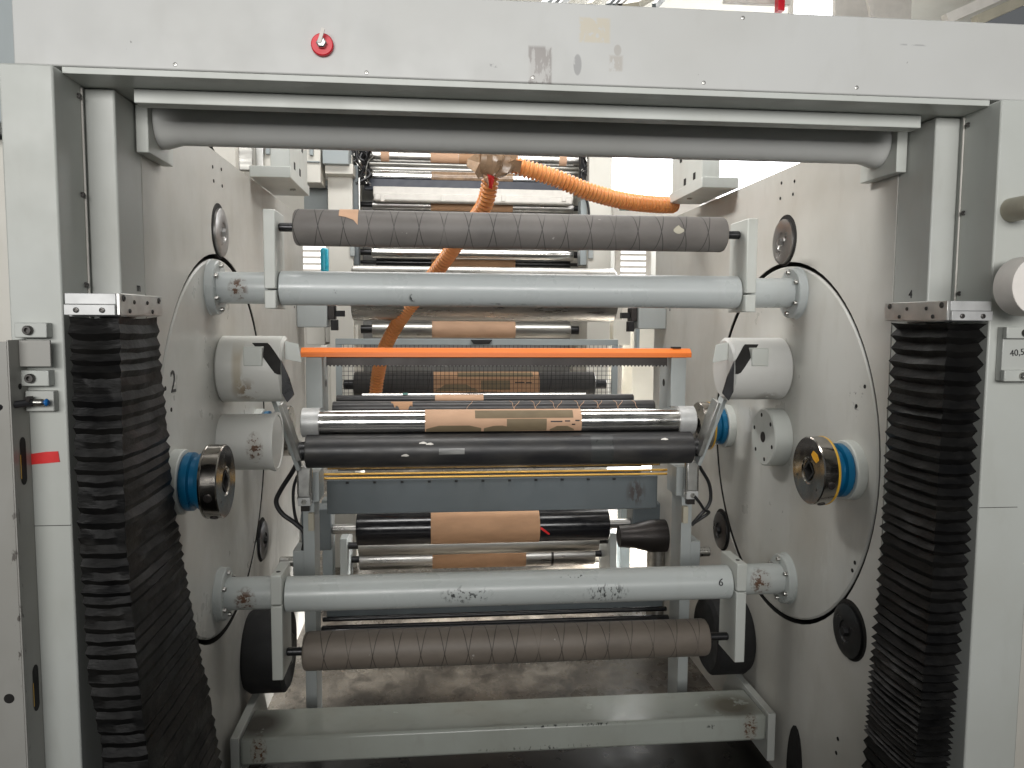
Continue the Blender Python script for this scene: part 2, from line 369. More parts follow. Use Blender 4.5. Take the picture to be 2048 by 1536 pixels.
# cross tube and flat bar under the beam
MB().box(-.908, .908, 1.793, 1.835, 2.068, 2.0975).build('flat_bar', 'paint_b', frame, .0015)
tubez, tubey = 2.073, 1.99
tb = MB().lathe([(-.918, .062), (-.905, .062), (-.87, .052), (.87, .052), (.905, .062), (.918, .062)], tubey, tubez, 48).build('cross_tube', 'beam', frame)
for s, _ in SIDES:
    MB().box(s*.919, s*.947, 1.905, 2.075, 1.985, 2.096).build('tube_bracket', 'paint_b', frame, .002)
# columns
for s, nm in SIDES:
    oc = MB().box(s*1.015, s*(1.118 if s < 0 else 1.148), 1.665, 2.01, 0, 2.104).build('outer_column', 'paint_b', frame, .004)
    gc = MB().box(s*.951, s*1.0145, 1.80, 1.9447, 0, 2.097).build('guide_column', 'paint', frame, .004)
    MB().tube([(s*1.0125, 1.785, 1.60), (s*1.0125, 1.785, 2.093)], .0022, 8).build('edge_bead', 'white', gc)
    for z in (2.073, 1.865, 1.672): screw(gc, (s*1.0125, 1.772, z), '-y', .0058, 'screw', .004)
    MB().box(s*1.0163, s*1.112, 1.6640, 1.6655, 1.167, 1.1682).build('joint_line', 'dark', oc)
    # side wall with the round opening for the turret disc
    mb = MB(); N = 72; R = DR+.0155; x0, x1 = s*.95, s*.99; Y0, Y1, Z0, Z1 = 1.945, 4.18, 0.0, 2.128
    ring = [(DY+R*cos(2*pi*k/N), DZ+R*sin(2*pi*k/N)) for k in range(N)]
    out = []
    for k in range(N):
        c_, s_ = cos(2*pi*k/N), sin(2*pi*k/N); ts = []
        if c_ > 1e-9: ts.append((Y1-DY)/c_)
        if c_ < -1e-9: ts.append((Y0+.0-DY)/c_)
        if s_ > 1e-9: ts.append((Z1-DZ)/s_)
        if s_ < -1e-9: ts.append((Z0-DZ)/s_)
        t = min(ts); out.append((DY+t*c_, DZ+t*s_))
    V = [(x, y, z) for x in (x0, x1) for y, z in ring+out]; F = []
    for k in range(N):
        k2 = (k+1) % N
        F += [(k, k2, N+k2, N+k), (2*N+k, 3*N+k, 3*N+k2, 2*N+k2), (k, 2*N+k, 2*N+k2, k2)]
    for cy, cz in ((Y1, Z1), (Y1, Z0), (Y0, Z0), (Y0, Z1)):       # corners
        ks = sorted(range(N), key=lambda k: (out[k][0]-cy)**2+(out[k][1]-cz)**2)[:2]
        V += [(x0, cy, cz), (x1, cy, cz)]; F += [(N+ks[0], N+ks[1], len(V)-2), (3*N+ks[0], 3*N+ks[1], len(V)-1)]
    wl = MB().add(V, F)
    for (ya, za), (yb, zb) in (((Y0, Z1), (Y1, Z1)), ((Y1, Z1), (Y1, Z0)), ((Y0, Z0), (Y0, Z1))): wl.add([(x0, ya, za), (x1, ya, za), (x1, yb, zb), (x0, yb, zb)], [(0, 1, 2, 3)])
    wall = wl.build('side_wall', 'wall', frame, 0, 30)
    MB().lathe([(s*.9525, R-.0006), (s*.99, R-.0006)], DY, DZ, 96, caps=False).build('gap_dark_ring', 'dark', wall)  # dark ring added in the hole to keep the disc gap dark
    bk = MB().add([(s*1.02, 1.9, .3), (s*1.02, 3.5, .3), (s*1.02, 3.5, 2.1), (s*1.02, 1.9, 2.1)], [(0, 1, 2, 3)]).build('gap_backing', 'dark', wall)  # dark sheet added behind the wall so the disc gap looks black
    for y, z in ((2.538, 2.074), (2.637, 2.085), (2.546, 2.032), (2.643, 2.033)):
        MB().lathe([(0, .0055), (.0012, .0055)], 0, 0, 10, 'x').build('bolt_hole', 'dark', wall).location = (s*(.949) - (.0006), y, z)
    for y, z in ((3.05, 1.5), (3.9, 1.66), (2.12, .348), (2.126, .30)):
        MB().lathe([(0, .006), (.0012, .006)], 0, 0, 10, 'x').build('bolt_hole', 'dark', wall).location = (s*.949-.0006, y, z)
    # shelf bracket at the top of the wall
    sb = MB().prism([(s*.951, 3.03), (s*.80, 3.03), (s*.80, 3.47), (s*.951, 3.47)], 'z', 2.133, 2.175).build('top_shelf', 'paint_b', frame, .002)
    up_ = MB().prism([(s*.875, 3.04), (s*.803, 3.04), (s*.803, 3.44), (s*.875, 3.44)], 'z', 2.1755, 2.50).build('upright_plate', 'paint_b', sb, .002)
    for y, z, w_ in ((3.12, 2.196, .03), (3.24, 2.193, .03), (3.20, 2.31, .03), (3.30, 2.30, .03)):
        MB().box(s*.8022, s*.8032, y, y+w_, z-.014, z+.014).build('slot', 'dark', up_)
    screw(sb, (s*.84, 3.3, 2.133), '-z', .012, 'screwl', .006)
# bottom beam between the walls
lb = MB().box(-.90, .90, 2.50, 2.70, .130, .222).build('bottom_beam', 'lowbeam', frame, .010)
for s, _ in SIDES:
    MB().prism([(2.49, .06), (2.49, .232), (2.85, .232), (2.95, .06)], 'x', s*.9005, s*.928).build('beam_end_plate', 'paint', lb, .002)
    MB().prism([(DY+.0+.055*cos(t), .085+.16*sin(t)) for t in [2*pi*k/20 for k in range(20)]], 'x', s*.9475, s*.9505).build('wall_opening', 'dark', frame).location.y += -.20
# floor pad below
# ------------------------------------------------------------------ turret
tur = thing('turret', 'turning turret with two round grey side discs joined by two scuffed tie tubes', 'turret', (0, DY, DZ))
TY = 2.48
for s, nm in SIDES:
    d = MB().lathe([(s*.9515, 0), (s*.9515, DR-.006), (s*.955, DR), (s*.995, DR), (s*.995, 0)], DY, DZ, 96).build('side_disc', 'disc', tur, 0, 30)
    MB().lathe([(s*.9575, DR+.0007), (s*.994, DR+.0007)], DY, DZ, 96, caps=False).build('dark_rim', 'pocket', d)  # dark band round the disc edge inside the gap
    for y, z in ((2.072, .907), (2.084, .880), (2.06, 1.42), (2.10, 1.36)):
        MB().lathe([(0, .006), (.0012, .006)], 0, 0, 10, 'x').build('bolt_hole', 'dark', d).location = (s*.9508-.0006, y, z)
    # hub flange in the disc centre
    if s > 0:
        hb = MB().lathe([(.889, 0), (.889, .096), (.893, .101), (.951, .101)], DY, DZ+.012, 56).build('hub_flange', 'paint_b', tur)
        for k in range(6):
            t = radians(18+60*k); MB().lathe([(.8885, .0075), (.8895, .0075)], DY+.078*cos(t), DZ+.012+.078*sin(t), 12).build('bolt_hole', 'dark', hb)
        MB().lathe([(.8880, .019), (.8893, .019)], DY, DZ+.012, 16).build('centre_bore', 'pocket', hb)
    else:
        hb = MB().lathe([(-.951, .092), (-.80, .092), (-.785, .098), (-.775, .098), (-.775, .088), (-.778, .086), (-.778, 0)], DY, DZ+.012, 56).build('hub_cylinder', 'drum_l', tur)
    # drum above the hub, its inner end cut open obliquely
    dm = 'drum_l' if s < 0 else 'drum_r'; zc, yc, r = 1.437, 2.60, .108
    dro = MB().lathe([(s*.951, r-.008), (s*.945, r), (s*.752, r), (s*.744, r-.010), (s*.744, 0)], yc, zc, 56).build('actuator_drum', dm, tur)
    MB().box(s*.800, s*.858, 2.489, 2.60, 1.452, 1.513).build('cover_box', 'paint_b', dro, .003)
    xs_ = [.7445+.0955*k/10 for k in range(11)]
    MB().wrap(yc, zc, r+.0002, [s*x for x in xs_], [D(max(127, 127+(.79-x)/.075*59)) for x in xs_], [D(min(186, 127.2+(.84-x)/.08*59)) for x in xs_], .001).build('cut_opening', 'dark', dro)
    MB().prism([(s*.7435, 1.47), (s*.72, 1.415), (s*.705, 1.36), (s*.728, 1.335), (s*.7435, 1.365)], 'y', 2.50, 2.506).build('bent_plate', 'puckd', dro, .001)
    MB().prism([(s*.7435, 1.53), (s*.70, 1.52), (s*.69, 1.46), (s*.7435, 1.47)], 'y', 2.56, 2.564).build('cover_flap', 'paint_b', dro, .001)
    # tie tube flanges
for zc, mat, rr in ((1.697, 'tie_up', .0535), (.716, 'tie_low', .056)):
    tt = MB().lathe([(-.735, rr-.002), (-.733, rr), (.733, rr), (.735, rr-.002)], TY, zc, 56).build('tie_tube', mat, tur)
    for s, _ in SIDES:
        MB().lathe([(s*.7352, rr-.004), (s*.925, rr-.004), (s*.9251, .080), (s*.9285, .084), (s*.948, .084), (s*.951, .088)], TY+.02, zc, 48).build('spool_flange', mat, tur)
        for k in range(6):
            t = radians(30+60*k); screw(tt, (s*.926, TY+.02+.068*cos(t), zc+.068*sin(t)), '-x' if s > 0 else 'x', .0075, 'tin' if 0 else 'screwl', .011)
        up = zc > 1.2
        za, zb = (1.632, 1.93) if up else (.462, .80); zsplit = 1.690 if up else .705
        zlo = (za, zsplit-.0022); zhi = (zsplit+.0022, zb)
        MB().box(s*.738, s*.772, TY-.072, TY+.078, *(zhi if up else zlo)).build('roller_arm', 'paint_b', tur, .003)
        MB().box(s*.738, s*.772, TY-.072, TY+.078, *(zlo if up else zhi)).build('clamp_cap', 'paint_b', tur, .003)
        if not up: MB().lathe([(zb, .007), (zb+.001, .007)], TY-.03, 0, 14, 'z', s*.755).build('cap_bolt_hole', 'dark', tur)
text('painted_number', '2', tur, (-.9505, 2.12, 1.43), (pi/2, 0, pi/2), .085)
text('pen_mark', '6', tur, (.690, TY-.0545, .733), (pi/2-.35, .25, 0), .036)
for dx, tx, (y_, z_) in ((-.8932, 'III', (1.80, 1.664)), (.8932, '4', (1.80, 1.668))): pass
# grooved guide rollers on the turret arms
for zc, yz, nm, xa, xb, rr, lab in ((1.884, TY-.005, 'up', -.69, .685, .0565, 'dark grey grooved rubber roller with a tape scrap above the upper tie tube'),
                                (.526, TY-.005, 'low', -.683, .662, .0615, 'brownish grey grooved rubber roller below the lower tie tube')):
    g = thing('guide_roller', lab, 'roller', (0, yz, zc), 'grooved rollers on the turret')
    mt = groovy('grooved_rubber_'+nm, (.165, .152, .142) if nm == 'up' else (.175, .148, .122), .0765, yz, zc, .017)
    MB().lathe([(xa, rr-.010), (xa+.004, rr-.003), (xa+.012, rr), (xb-.012, rr), (xb-.004, rr-.003), (xb, rr-.010)], yz, zc, 64).build('rubber_cover', mt, g)
    MB().xcyl(-.738, xa+.002, yz, zc, .0135).build('shaft_end', 'puckd', g); MB().xcyl(xb-.002, .738, yz, zc, .0135).build('shaft_end', 'puckd', g)
    if nm == 'up':
        MB().wrap(yz, zc, rr+.0004, [-.550, -.530, -.505, -.492], [radians(100)]*4, [radians(146), radians(150), radians(160), radians(176)]).build('tape_scrap', 'kraft_l', g)
        MB().wrap(yz, zc, rr+.0004, [.498, .506, .515, .522, .532], [radians(v) for v in (172, 164, 158, 166, 172)], [radians(v) for v in (178, 184, 186, 184, 178)]).build('paint_smudge', 'beige', g)

# support rollers round the discs
for s, nm in SIDES:
    for (y, z, lab) in ((2.595, 1.882, 'top'), (2.08, .703, 'near'), (3.10, .722, 'far')):
        if s < 0 and lab == 'near': continue
        side = 'left' if s < 0 else 'right'
        full = {'top': f'bright steel support roller above the {side} turret disc', 'near': 'black support roller below the right disc beside the bellows', 'far': f'black support roller behind the cables at the {side} disc'}[lab]
        g = thing('support_roller', full, 'roller', (s*.95, y, z), 'support rollers round the discs')
        m1 = 'puck' if lab == 'top' else 'puckd'
        MB().lathe([(s*.9492, 0), (s*.9492, .088), (s*.9512, .088)], y, z, 44).build('pocket_ring', 'dark', g)
        MB().lathe([(s*.940, 0), (s*.940, .030), (s*.936, .032), (s*.936, .060), (s*.941, .077), (s*.9488, .077)], y+.004, z-.004, 48).build('roller_disc', m1, g)
        MB().lathe([(s*.928, 0), (s*.928, .013), (s*.9396, .016)], y+.004, z-.004, 6).build('hex_bolt', m1, g)

# chucks
for s, nm in SIDES:
    for y, near in ((2.11, True), (3.06, False)):
        side = 'left' if s < 0 else 'right'
        lab = f'{"nearer" if near else "farther"} chuck on the {side} disc with nickelled face and blue collar'
        if s > 0 and near: lab = 'shiny chuck with blue collar, yellow ring and an orange sticker on the right disc'
        if s < 0 and near: lab = 'shiny chuck with blue collar on the left disc beside the bellows'
        z = 1.172 if s > 0 else 1.165
        g = thing('core_chuck', lab, 'chuck', (s*.95, y, z), 'core chucks on the turret discs')
        MB().lathe([(s*.951, .087), (s*.925, .087), (s*.922, .084), (s*.922, .05)], y, z, 48).build('base_ring', 'paint_b', g)
        MB().lathe([(s*.9215, .060), (s*.9215, .074), (s*.916, .078), (s*.900, .078), (s*.897, .066), (s*.885, .066), (s*.882, .076), (s*.872, .078), (s*.866, .074), (s*.866, .04)], y, z, 48).build('blue_collar', 'cyan', g)
        MB().lathe([(s*.8655, .05), (s*.8655, .0985), (s*.8605, .100), (s*.8585, .098), (s*.8585, .05)], y, z, 56).build('yellow_ring', 'yellow' if s > 0 else 'chuck', g)
        fc = MB().lathe([(s*.858, .05), (s*.858, .0985), (s*.821, .0985), (s*.818, .0955), (s*.818, .040), (s*.821, .036), (s*.821, .030), (s*.846, .030)], y, z, 64, caps=False).build('chuck_face', 'chuck', g)
        MB().lathe([(s*.8195, .034), (s*.8195, .024), (s*.845, .024), (s*.845, 0)], y, z, 4, caps=False).build('square_socket', 'dark', fc)
        for t in (100, 220, 340): 
            MB().lathe([(s*.8175, .0045), (s*.819, .0045)], y+.07*cos(radians(t)), z+.07*sin(radians(t)), 10).build('face_screw', 'screw', fc)
        for t in (195, 245) if near else ():
            tt_ = radians(t); o = screw(fc, (s*.84, y+.0975*cos(tt_), z+.0975*sin(tt_)), 'z', .011, 'pocket', .004, 'clamp_screw'); o.rotation_euler = (tt_-pi/2, 0, 0)
        if s > 0 and near:
            MB().prism([(y-.062, z+.040), (y-.050, z+.055), (y-.028, z+.062), (y-.018, z+.050), (y-.030, z+.038), (y-.048, z+.030)], 'x', s*.8165, s*.8178).build('sticker', M['sticker'], fc)

# black rubber wheels near the floor
for s, nm in SIDES:
    g = thing('rubber_wheel', f'big black wheel low on the {nm} wall below the lower tie tube', 'wheel', (s*.88, 2.86, .37), 'black wheels by the walls')
    MB().lathe([(s*.80, 0), (s*.80, .135), (s*.812, .152), (s*.93, .152), (s*.949, .14)], 2.86, .37, 48).build('tread', 'matt', g)
    MB().lathe([(s*.79, 0), (s*.79, .05), (s*.80, .06)], 2.86, .37, 32).build('hub', 'pocket', g)

# ------------------------------------------------------------------ carriages and bellows
def bellows(name, lab, s, keys, zs, parent=None):
    def sect(z):
        for (za, A), (zb, B) in zip(keys, keys[1:]):
            if za >= z >= zb:
                t = (za-z)/(za-zb); return [p+(q-p)*t for p, q in zip(A, B)]
        return keys[0][1] if z > keys[0][0] else keys[-1][1]
    vs = []; fs = []; ns = 7; rnd = random.Random(3+s)
    levels = []
    for i in range(len(zs)-1):
        levels += [(zs[i], 1), ((zs[i]*.55+zs[i+1]*.45), 0)]
    levels.append((zs[-1], 1))
    per = None
    for li, (z, pk) in enumerate(levels):
        xa, xb, ya, yb = sect(z)        # outer x, inner x, front y, back y
        d = 0 if pk else (.0080 if s > 0 else .0038)
        d += rnd.uniform(-.0018, .0018)
        xa_, xb_ = xa-s*d, xb+s*d; ya_, yb_ = ya+d, yb-d
        cs = [(xa_, ya_), (xb_, ya_), (xb_, yb_), (xa_, yb_)]
        loop = []
        for k in range(4):
            p, q = cs[k], cs[(k+1) % 4]
            for j in range(ns):
                t = j/ns; bul = .002*sin(pi*t)*(1 if pk else -.6)
                sag = -.003*sin(pi*t)+rnd.uniform(-.0013, .0013)
                nx, ny = [(0, -1), (-s, 0), (0, 1), (s, 0)][k]
                loop.append((p[0]+(q[0]-p[0])*t+nx*bul+rnd.uniform(-.001, .001), p[1]+(q[1]-p[1])*t+ny*bul+rnd.uniform(-.001, .001), z+sag))
        vs += loop; per = len(loop)
    for i in range(len(levels)-1):
        for k in range(per): k2 = (k+1) % per; fs.append((i*per+k, i*per+k2, (i+1)*per+k2, (i+1)*per+k))
    g = thing(name, lab, 'bellows', (s*.95, 1.76, zs[-1]))
    MB().add(vs, fs).build('folded_cloth', 'bellow', g, 0, 28)
    if s < 0: MB().box(-1.0135, -.93, 1.76, 1.795, .0, 1.58).build('upright_strip', 'matt', g)  # black strip added as the deep shade between column and bellows
    return g
def steps(z0, z1, p0, p1, jit=.003, sd=1):
    rnd = random.Random(sd); out = [z0]
    while out[-1] > z1: out.append(out[-1]-(p0+(p1-p0)*(z0-out[-1])/(z0-z1))*(1+rnd.uniform(-.16, .16)))
    return out
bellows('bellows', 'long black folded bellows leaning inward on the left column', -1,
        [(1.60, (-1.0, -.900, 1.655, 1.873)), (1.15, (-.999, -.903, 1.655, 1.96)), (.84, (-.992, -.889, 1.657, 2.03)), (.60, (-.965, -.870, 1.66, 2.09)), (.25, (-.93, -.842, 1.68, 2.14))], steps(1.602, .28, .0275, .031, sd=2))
zr = steps(1.600, .78, .030, .027, sd=5); zr += steps(zr[-1]-.018, .52, .020, .012, sd=6); zr += steps(zr[-1]-.03, .30, .035, .03, sd=8)
bellows('bellows', 'straight black folded bellows hanging on the right column', 1,
        [(1.60, (1.0, .905, 1.655, 1.872)), (1.0, (.992, .900, 1.655, 1.873)), (.6, (.980, .886, 1.66, 1.878)), (.25, (.975, .88, 1.665, 1.88))], zr)
for s, nm in SIDES:
    g = thing('lift_carriage', f'bolted aluminium carriage plate on top of the {nm} bellows', 'carriage', (s*.95, 1.76, 1.606), 'carriage plates')
    MB().box(s*.9005, s*.999, 1.640, 1.660, 1.628, 1.650).build('front_plate', 'tin', g, .001)
    MB().box(s*.9005, s*.999, 1.634, 1.652, 1.606, 1.6272).build('front_strip', 'tin', g, .001)
    sp_ = MB().box(s*.893, s*.9000, 1.641, 1.885, 1.606, 1.6505).build('side_plate', 'alu', g, .001)
    MB().box(s*.9, s*1.0, 1.6605, 1.88, 1.6035, 1.6275).build('core_block', 'tin', g)
    for x in (.925, .975): screw(g, (s*x, 1.634, 1.616), '-y', .0055, 'screw', .003)
    for y, z, r_ in ((1.66, 1.641, .007), (1.715, 1.634, .0045), (1.79, 1.634, .0045), (1.862, 1.641, .007), (1.69, 1.615, .005), (1.82, 1.615, .005)):
        screw(sp_, (s*.8931, y, z), '-x' if s > 0 else 'x', r_, 'screw', .0025)
    text('pen_mark', 'm' if s < 0 else '4', frame, (s*.9503, 1.868 if s > 0 else 1.90, 1.672), (pi/2, 0, -pi/2 if s > 0 else pi/2), .030)

# ------------------------------------------------------------------ foreground fittings, left
g = thing('guard_profile', 'scratched grey sheet metal guard with long slots in front of the left column', 'guard', (-1.15, 1.62, 0))
GX = -1.088
sd = MB().box(GX-.003, GX, 1.597, 1.6635, 0, 1.556).build('side_flange', 'guard', g, .0005)
MB().box(-1.30, GX-.0032, 1.5965, 1.5995, 0, 1.553).build('front_flange', 'guard', g, .0005)
MB().box(GX+.0003, -1.028, 1.634, 1.6395, 1.502, 1.555).build('top_tab', 'guard', g, .001)
def slot(y, z0, z1, parent, hw_=.011):
    pts = [(y+hw_*cos(t), (z1 if sin(t) > 0 else z0)+hw_*1.3*sin(t)) for t in [pi*2*k/24+.01 for k in range(24)]]
    MB().prism(pts, 'x', GX+.0002, GX+.0008).build('slot', 'dark', parent)
    MB().box(GX+.0009, GX+.0015, y-hw_-.0012, y-hw_+.0008, z0, z1-.02).build('yellow_edge', 'yellow', parent)
slot(1.632, 1.276, 1.345, sd); slot(1.640, .795, .865, sd)
MB().lathe([(1.5953, .010), (1.5963, .010)], 0, .83, 16, 'y', -1.118).build('round_hole', 'dark', g)
MB().lathe([(GX+.0002, .006), (GX+.0008, .006)], 1.632, 1.462, 14).build('round_hole', 'dark', g)
sg = thing('sensor_bracket', 'grey mounting blocks with socket screws on the left column', 'bracket', (-1.07, 1.64, 1.42))
for z0, z1 in ((1.560, 1.590), (1.462, 1.494)):
    b1 = MB().box(-1.098, -1.036, 1.640, 1.6645, z0, z1).build('block', 'paint_b', sg, .002); screw(b1, (-1.070, 1.640, (z0+z1)/2), '-y', .0095, 'screw', .010)
MB().box(-1.085, -1.030, 1.6445, 1.6645, 1.410, 1.452).build('sensor_plate', 'paint', sg, .002)
se = thing('proximity_sensor', 'small metal sensor with a bright blue tip on the left column', 'sensor', (-1.06, 1.62, 1.43))
MB().xcyl(-1.062, -1.040, 1.628, 1.430, .0075).build('threaded_body', 'screwl', se); MB().xcyl(-1.0398, -1.0325, 1.628, 1.430, .0078).build('blue_tip', 'plug', se)
MB().lathe([(-1.072, .011), (-1.064, .011)], 1.628, 1.433, 6).build('lock_nut', 'pocket', se)
MB().tube(spline([(-1.064, 1.628, 1.430), (-1.085, 1.615, 1.428), (-1.11, 1.60, 1.424), (-1.15, 1.56, 1.415)]), .0075).build('sensor_cable', 'cable', se)
rt = MB(); 
pts = [(-1.102, 1.294), (-1.1025, 1.319), (-1.085, 1.320), (-1.06, 1.3235), (-1.035, 1.3245), (-1.0325, 1.302), (-1.06, 1.2995), (-1.085, 1.2975)]
tag(rt.prism(pts, 'y', 1.6632, 1.6645).build('red_tape', 'red'), 'strip of bright red tape stuck on the left column', 'tape')

# ------------------------------------------------------------------ foreground fittings, right
tp = thing('tape_roll', 'roll of white paper tape hanging on the right column', 'tape roll', (1.06, 1.58, 1.68))
tc = at(2034, 570, 1.60)
def ring_y(x, z, y0, y1, ri, ro, seg=48): return MB().lathe([(y0, ri), (y0, ro-.001), (y0+.001, ro), (y1-.001, ro), (y1, ro), (y1, ri), (y0, ri)], 0, z, seg, 'y', x, False)
ring_y(1.045, 1.682, 1.555, 1.6135, .028, .0655).build('tape_winding', 'papertape', tp)
ring_y(1.045, 1.682, 1.5545, 1.613, .0255, .0278).build('card_core', 'kraft', tp)
MB().lathe([(1.560, .006), (1.560, .016), (1.664, .016)], 0, 1.682, 24, 'y', 1.045).build('hanger_peg', 'gloss', tp)
MB().lathe([(1.556, .006), (1.553, .011), (1.5595, .013)], 0, 1.682, 24, 'y', 1.045).build('peg_ring', 'screwl', tp)
kb = thing('end_knob', 'beige round plastic knob on the right column above the tape roll', 'knob', (1.04, 1.64, 1.86))
MB().lathe([(1.590, 0), (1.590, .022), (1.594, .026), (1.664, .027)], 0, 1.858, 36, 'y', 1.052).build('knob_body', 'beige', kb)
screw(kb, (1.056, 1.5895, 1.842), '-y', .003, 'screw', .001)
rb = thing('clamp_block', 'grey clamp block with a pen number between two bolted plates on the right column', 'bracket', (1.07, 1.64, 1.47))
MB().box(1.036, 1.12, 1.645, 1.6645, 1.468, 1.592).build('block', 'paint', rb, .002)
for z0, z1, m_ in ((1.566, 1.592, 'screw'), (1.468, 1.494, 'screwl')):
    b1 = MB().box(1.034, 1.12, 1.632, 1.6445, z0, z1).build('clamp_plate', 'paint_b', rb, .002); screw(b1, (1.078, 1.632, (z0+z1)/2), '-y', .0085, m_, .008)
text('pen_number', '40,5', rb, (1.072, 1.6443, 1.533), (pi/2, -.12, 0), .021)
# neighbouring cabinets seen past the outer columns
tag(MB().box(-1.6, -1.125, 2.3, 2.9, 0, 2.09).build('cream_cabinet', 'cream', None, .004), 'cream cabinet edge past the left column', 'cabinet')
tag(MB().box(-1.5, -1.135, 2.15, 2.5, 2.10, 3.0).build('upper_cabinet', 'blueg', None, .004), 'dull grey post end beside the top beam', 'post')
tag(MB().box(1.20, 1.6, 2.1, 2.7, 0, 2.09).build('cream_cabinet', 'cream', None, .004), 'cream cabinet edge past the right column', 'cabinet')

# ------------------------------------------------------------------ splice unit inside the frame
su = thing('splice_unit', 'splice unit with an orange guard bar, toothed knife and slate cross beam between the walls', 'splice unit', (0, 3.1, .4))
ob = MB().prism([(3.03, 1.455), (3.03, 1.474), (3.05, 1.490), (3.085, 1.490), (3.085, 1.455)], 'x', -.775, .775).build('guard_bar', 'orange', su, .0012)
MB().box(-.775, .775, 3.0292, 3.0305, 1.4662, 1.4686).build('bar_rib', 'orange', ob)
MB().box(.70, .735, 3.045, 3.07, 1.4905, 1.4975).build('end_clip', 'matt', ob)
kp = [(-.68, 1.454)]; n = 92
kp += []
pts = []
for i in range(n+1):
    x = -.68+1.36*i/n
    pts.append((x, 1.416))
    if i < n:
        for j in (1, 2, 3): pts.append((x+1.36/n*j/4, 1.416+.0075*sin(pi*j/4)))
mb = MB(); vs = []; fs = []
for y in (3.048, 3.054):
    for x, z in pts: vs += [(x, y, z), (x, y, 1.4545)]
L = len(pts)
for i in range(L-1):
    fs += [(2*i, 2*i+2, 2*i+3, 2*i+1), (2*L+2*i, 2*L+2*i+1, 2*L+2*i+3, 2*L+2*i+2), (2*i, 2*L+2*i, 2*L+2*i+2, 2*i+2)]
mb.add(vs, fs).build('toothed_knife', 'pocket', su)
for s, _ in SIDES:
    sp2 = MB().box(s*.695, s*.757, 3.04, 3.075, 1.255, 1.4545).build('side_plate', 'unit', su, .002)
    MB().box(s*.695, s*.708, 3.0755, 3.20, 1.20, 1.4545).build('inner_plate', 'unit', su, .002)
    MB().lathe([(s*.6945, .016), (s*.6952, .016)], 3.14, 1.345, 20).build('oval_hole', 'dark', su)
    MB().box(s*.700, s*.766, 2.955, 3.08, .905, 1.02).build('bearing_plate', 'unit', su, .002)
    post = MB().box(s*.716, s*.758, 2.93, 3.06, .0, .905).build('post', 'unit', su, .002)
    MB().box(s*.758, s*.80, 2.94, 3.05, .60, .72).build('post_lug', 'unit', post, .002)
    MB().box(s*.715, s*.735, 2.905, 2.929, .805, .872).build('clamp_tab', 'beige', post, .001)
    MB().xcyl(s*.8005, s*.86, 3.0, .66, .020).build('stop_bolt', 'screwl', post)
    # lever from the drum down to the black roller
    MB().bar((s*.845, 2.80, 1.37), (s*.762, 2.89, 1.05), .016, .052, (0, 1, 0)).build('lever', 'unit', su, .002)
    MB().bar((s*.815, 2.84, 1.30), (s*.7555, 2.875, 1.09), .018, .075, (0, 1, 0)).build('lever_plate', 'alu', su, .002)
MB().box(-.716, .716, 3.27, 3.42, .776, .922).build('cross_beam', 'dkgrey', su, .003)
MB().box(-.70, .70, 3.30, 3.31, .768, .7755).build('beam_edge', 'chrome_d', su)
for i, z in enumerate((.9695, .9835)):
    MB().xcyl(-.718, .718, 3.10+.012*i, z-.004, .0052, .001, 12).build('yellow_rail', 'brass', su)
for i in range(11):
    MB().box(-.63+.115*i-.006, -.63+.115*i+.006, 3.262, 3.2695, .908, .916).build('rail_clip', 'matt', su)
MB().box(-.70, .70, 3.18, 3.20, .985, 1.010).build('scraper_strip', 'chrome', su, .001)
MB().box(-.69, .69, 3.44, 3.46, .93, 1.10).build('dark_interior_sheet', 'matt', su)  # black sheet added to make the interior behind the rails dark
MB().box(-.70, .70, 3.10, 3.13, .395, .452).build('lower_plate', 'dkgrey', su, .002)
MB().xcyl(-.716, .716, 3.07, .352, .018, .002, 24).build('black_rod', 'gloss', su); MB().xcyl(-.716, .716, 3.10, .385, .010, .002, 20).build('black_rod', 'gloss', su)
for s, nm in SIDES:
    g = thing('air_cylinder', f'small aluminium air cylinder below the {nm} end of the black roller', 'air cylinder', (s*.742, 2.93, .9), 'air cylinders')
    MB().box(s*.727, s*.770, 2.905, 2.95, .935, 1.050).build('barrel', 'alu', g, .003)
    MB().tube([(s*.7205, 2.9, .925), (s*.7205, 2.9, 1.058)], .0055, 10).build('tie_rod', 'chrome', g); MB().tube([(s*.7705, 2.903, .925), (s*.7705, 2.903, 1.05)], .003, 8).build('tie_rod', 'chrome', g)
    eb = MB().box(s*.724, s*.772, 2.898, 2.95, .903, .9345).build('end_block', 'tin', g, .002); MB().lathe([(2.888, .004), (2.888, .0095), (2.8975, .011)], 0, .919, 6, 'y', s*.748).build('air_fitting', 'screwl', eb)
    MB().box(s*.73, s*.762, 2.91, 2.95, .880, .9025).build('foot', 'pocket', g)
cab = [('thick black air hose looping past the left air cylinder', [(-.772, 2.94, 1.07), (-.80, 2.95, 1.02), (-.845, 2.96, .95), (-.862, 2.96, .905), (-.84, 2.96, .86), (-.79, 2.96, .82), (-.755, 2.95, .78), (-.765, 2.95, .70)], .009),
       ('thinner black cable dropping beside the left air cylinder', [(-.765, 2.97, 1.04), (-.795, 2.97, .97), (-.80, 2.97, .90), (-.79, 2.97, .83), (-.77, 2.97, .80)], .006),
       ('black cable loop beside the right air cylinder', [(.772, 2.94, 1.055), (.80, 2.95, 1.01), (.835, 2.96, .955), (.845, 2.96, .90), (.835, 2.96, .86), (.80, 2.96, .82), (.765, 2.95, .785)], .007),
       ('short black hose plugged into the right air cylinder', [(.752, 2.888, .918), (.775, 2.89, .89), (.805, 2.92, .855), (.835, 2.95, .835), (.80, 2.96, .805), (.77, 2.95, .79)], .006)]
for lab, pts, r in cab: tag(MB().tube(spline(pts, 8), r, 10).build('air_hose', 'cable'), lab, 'hose', 'black air hoses')

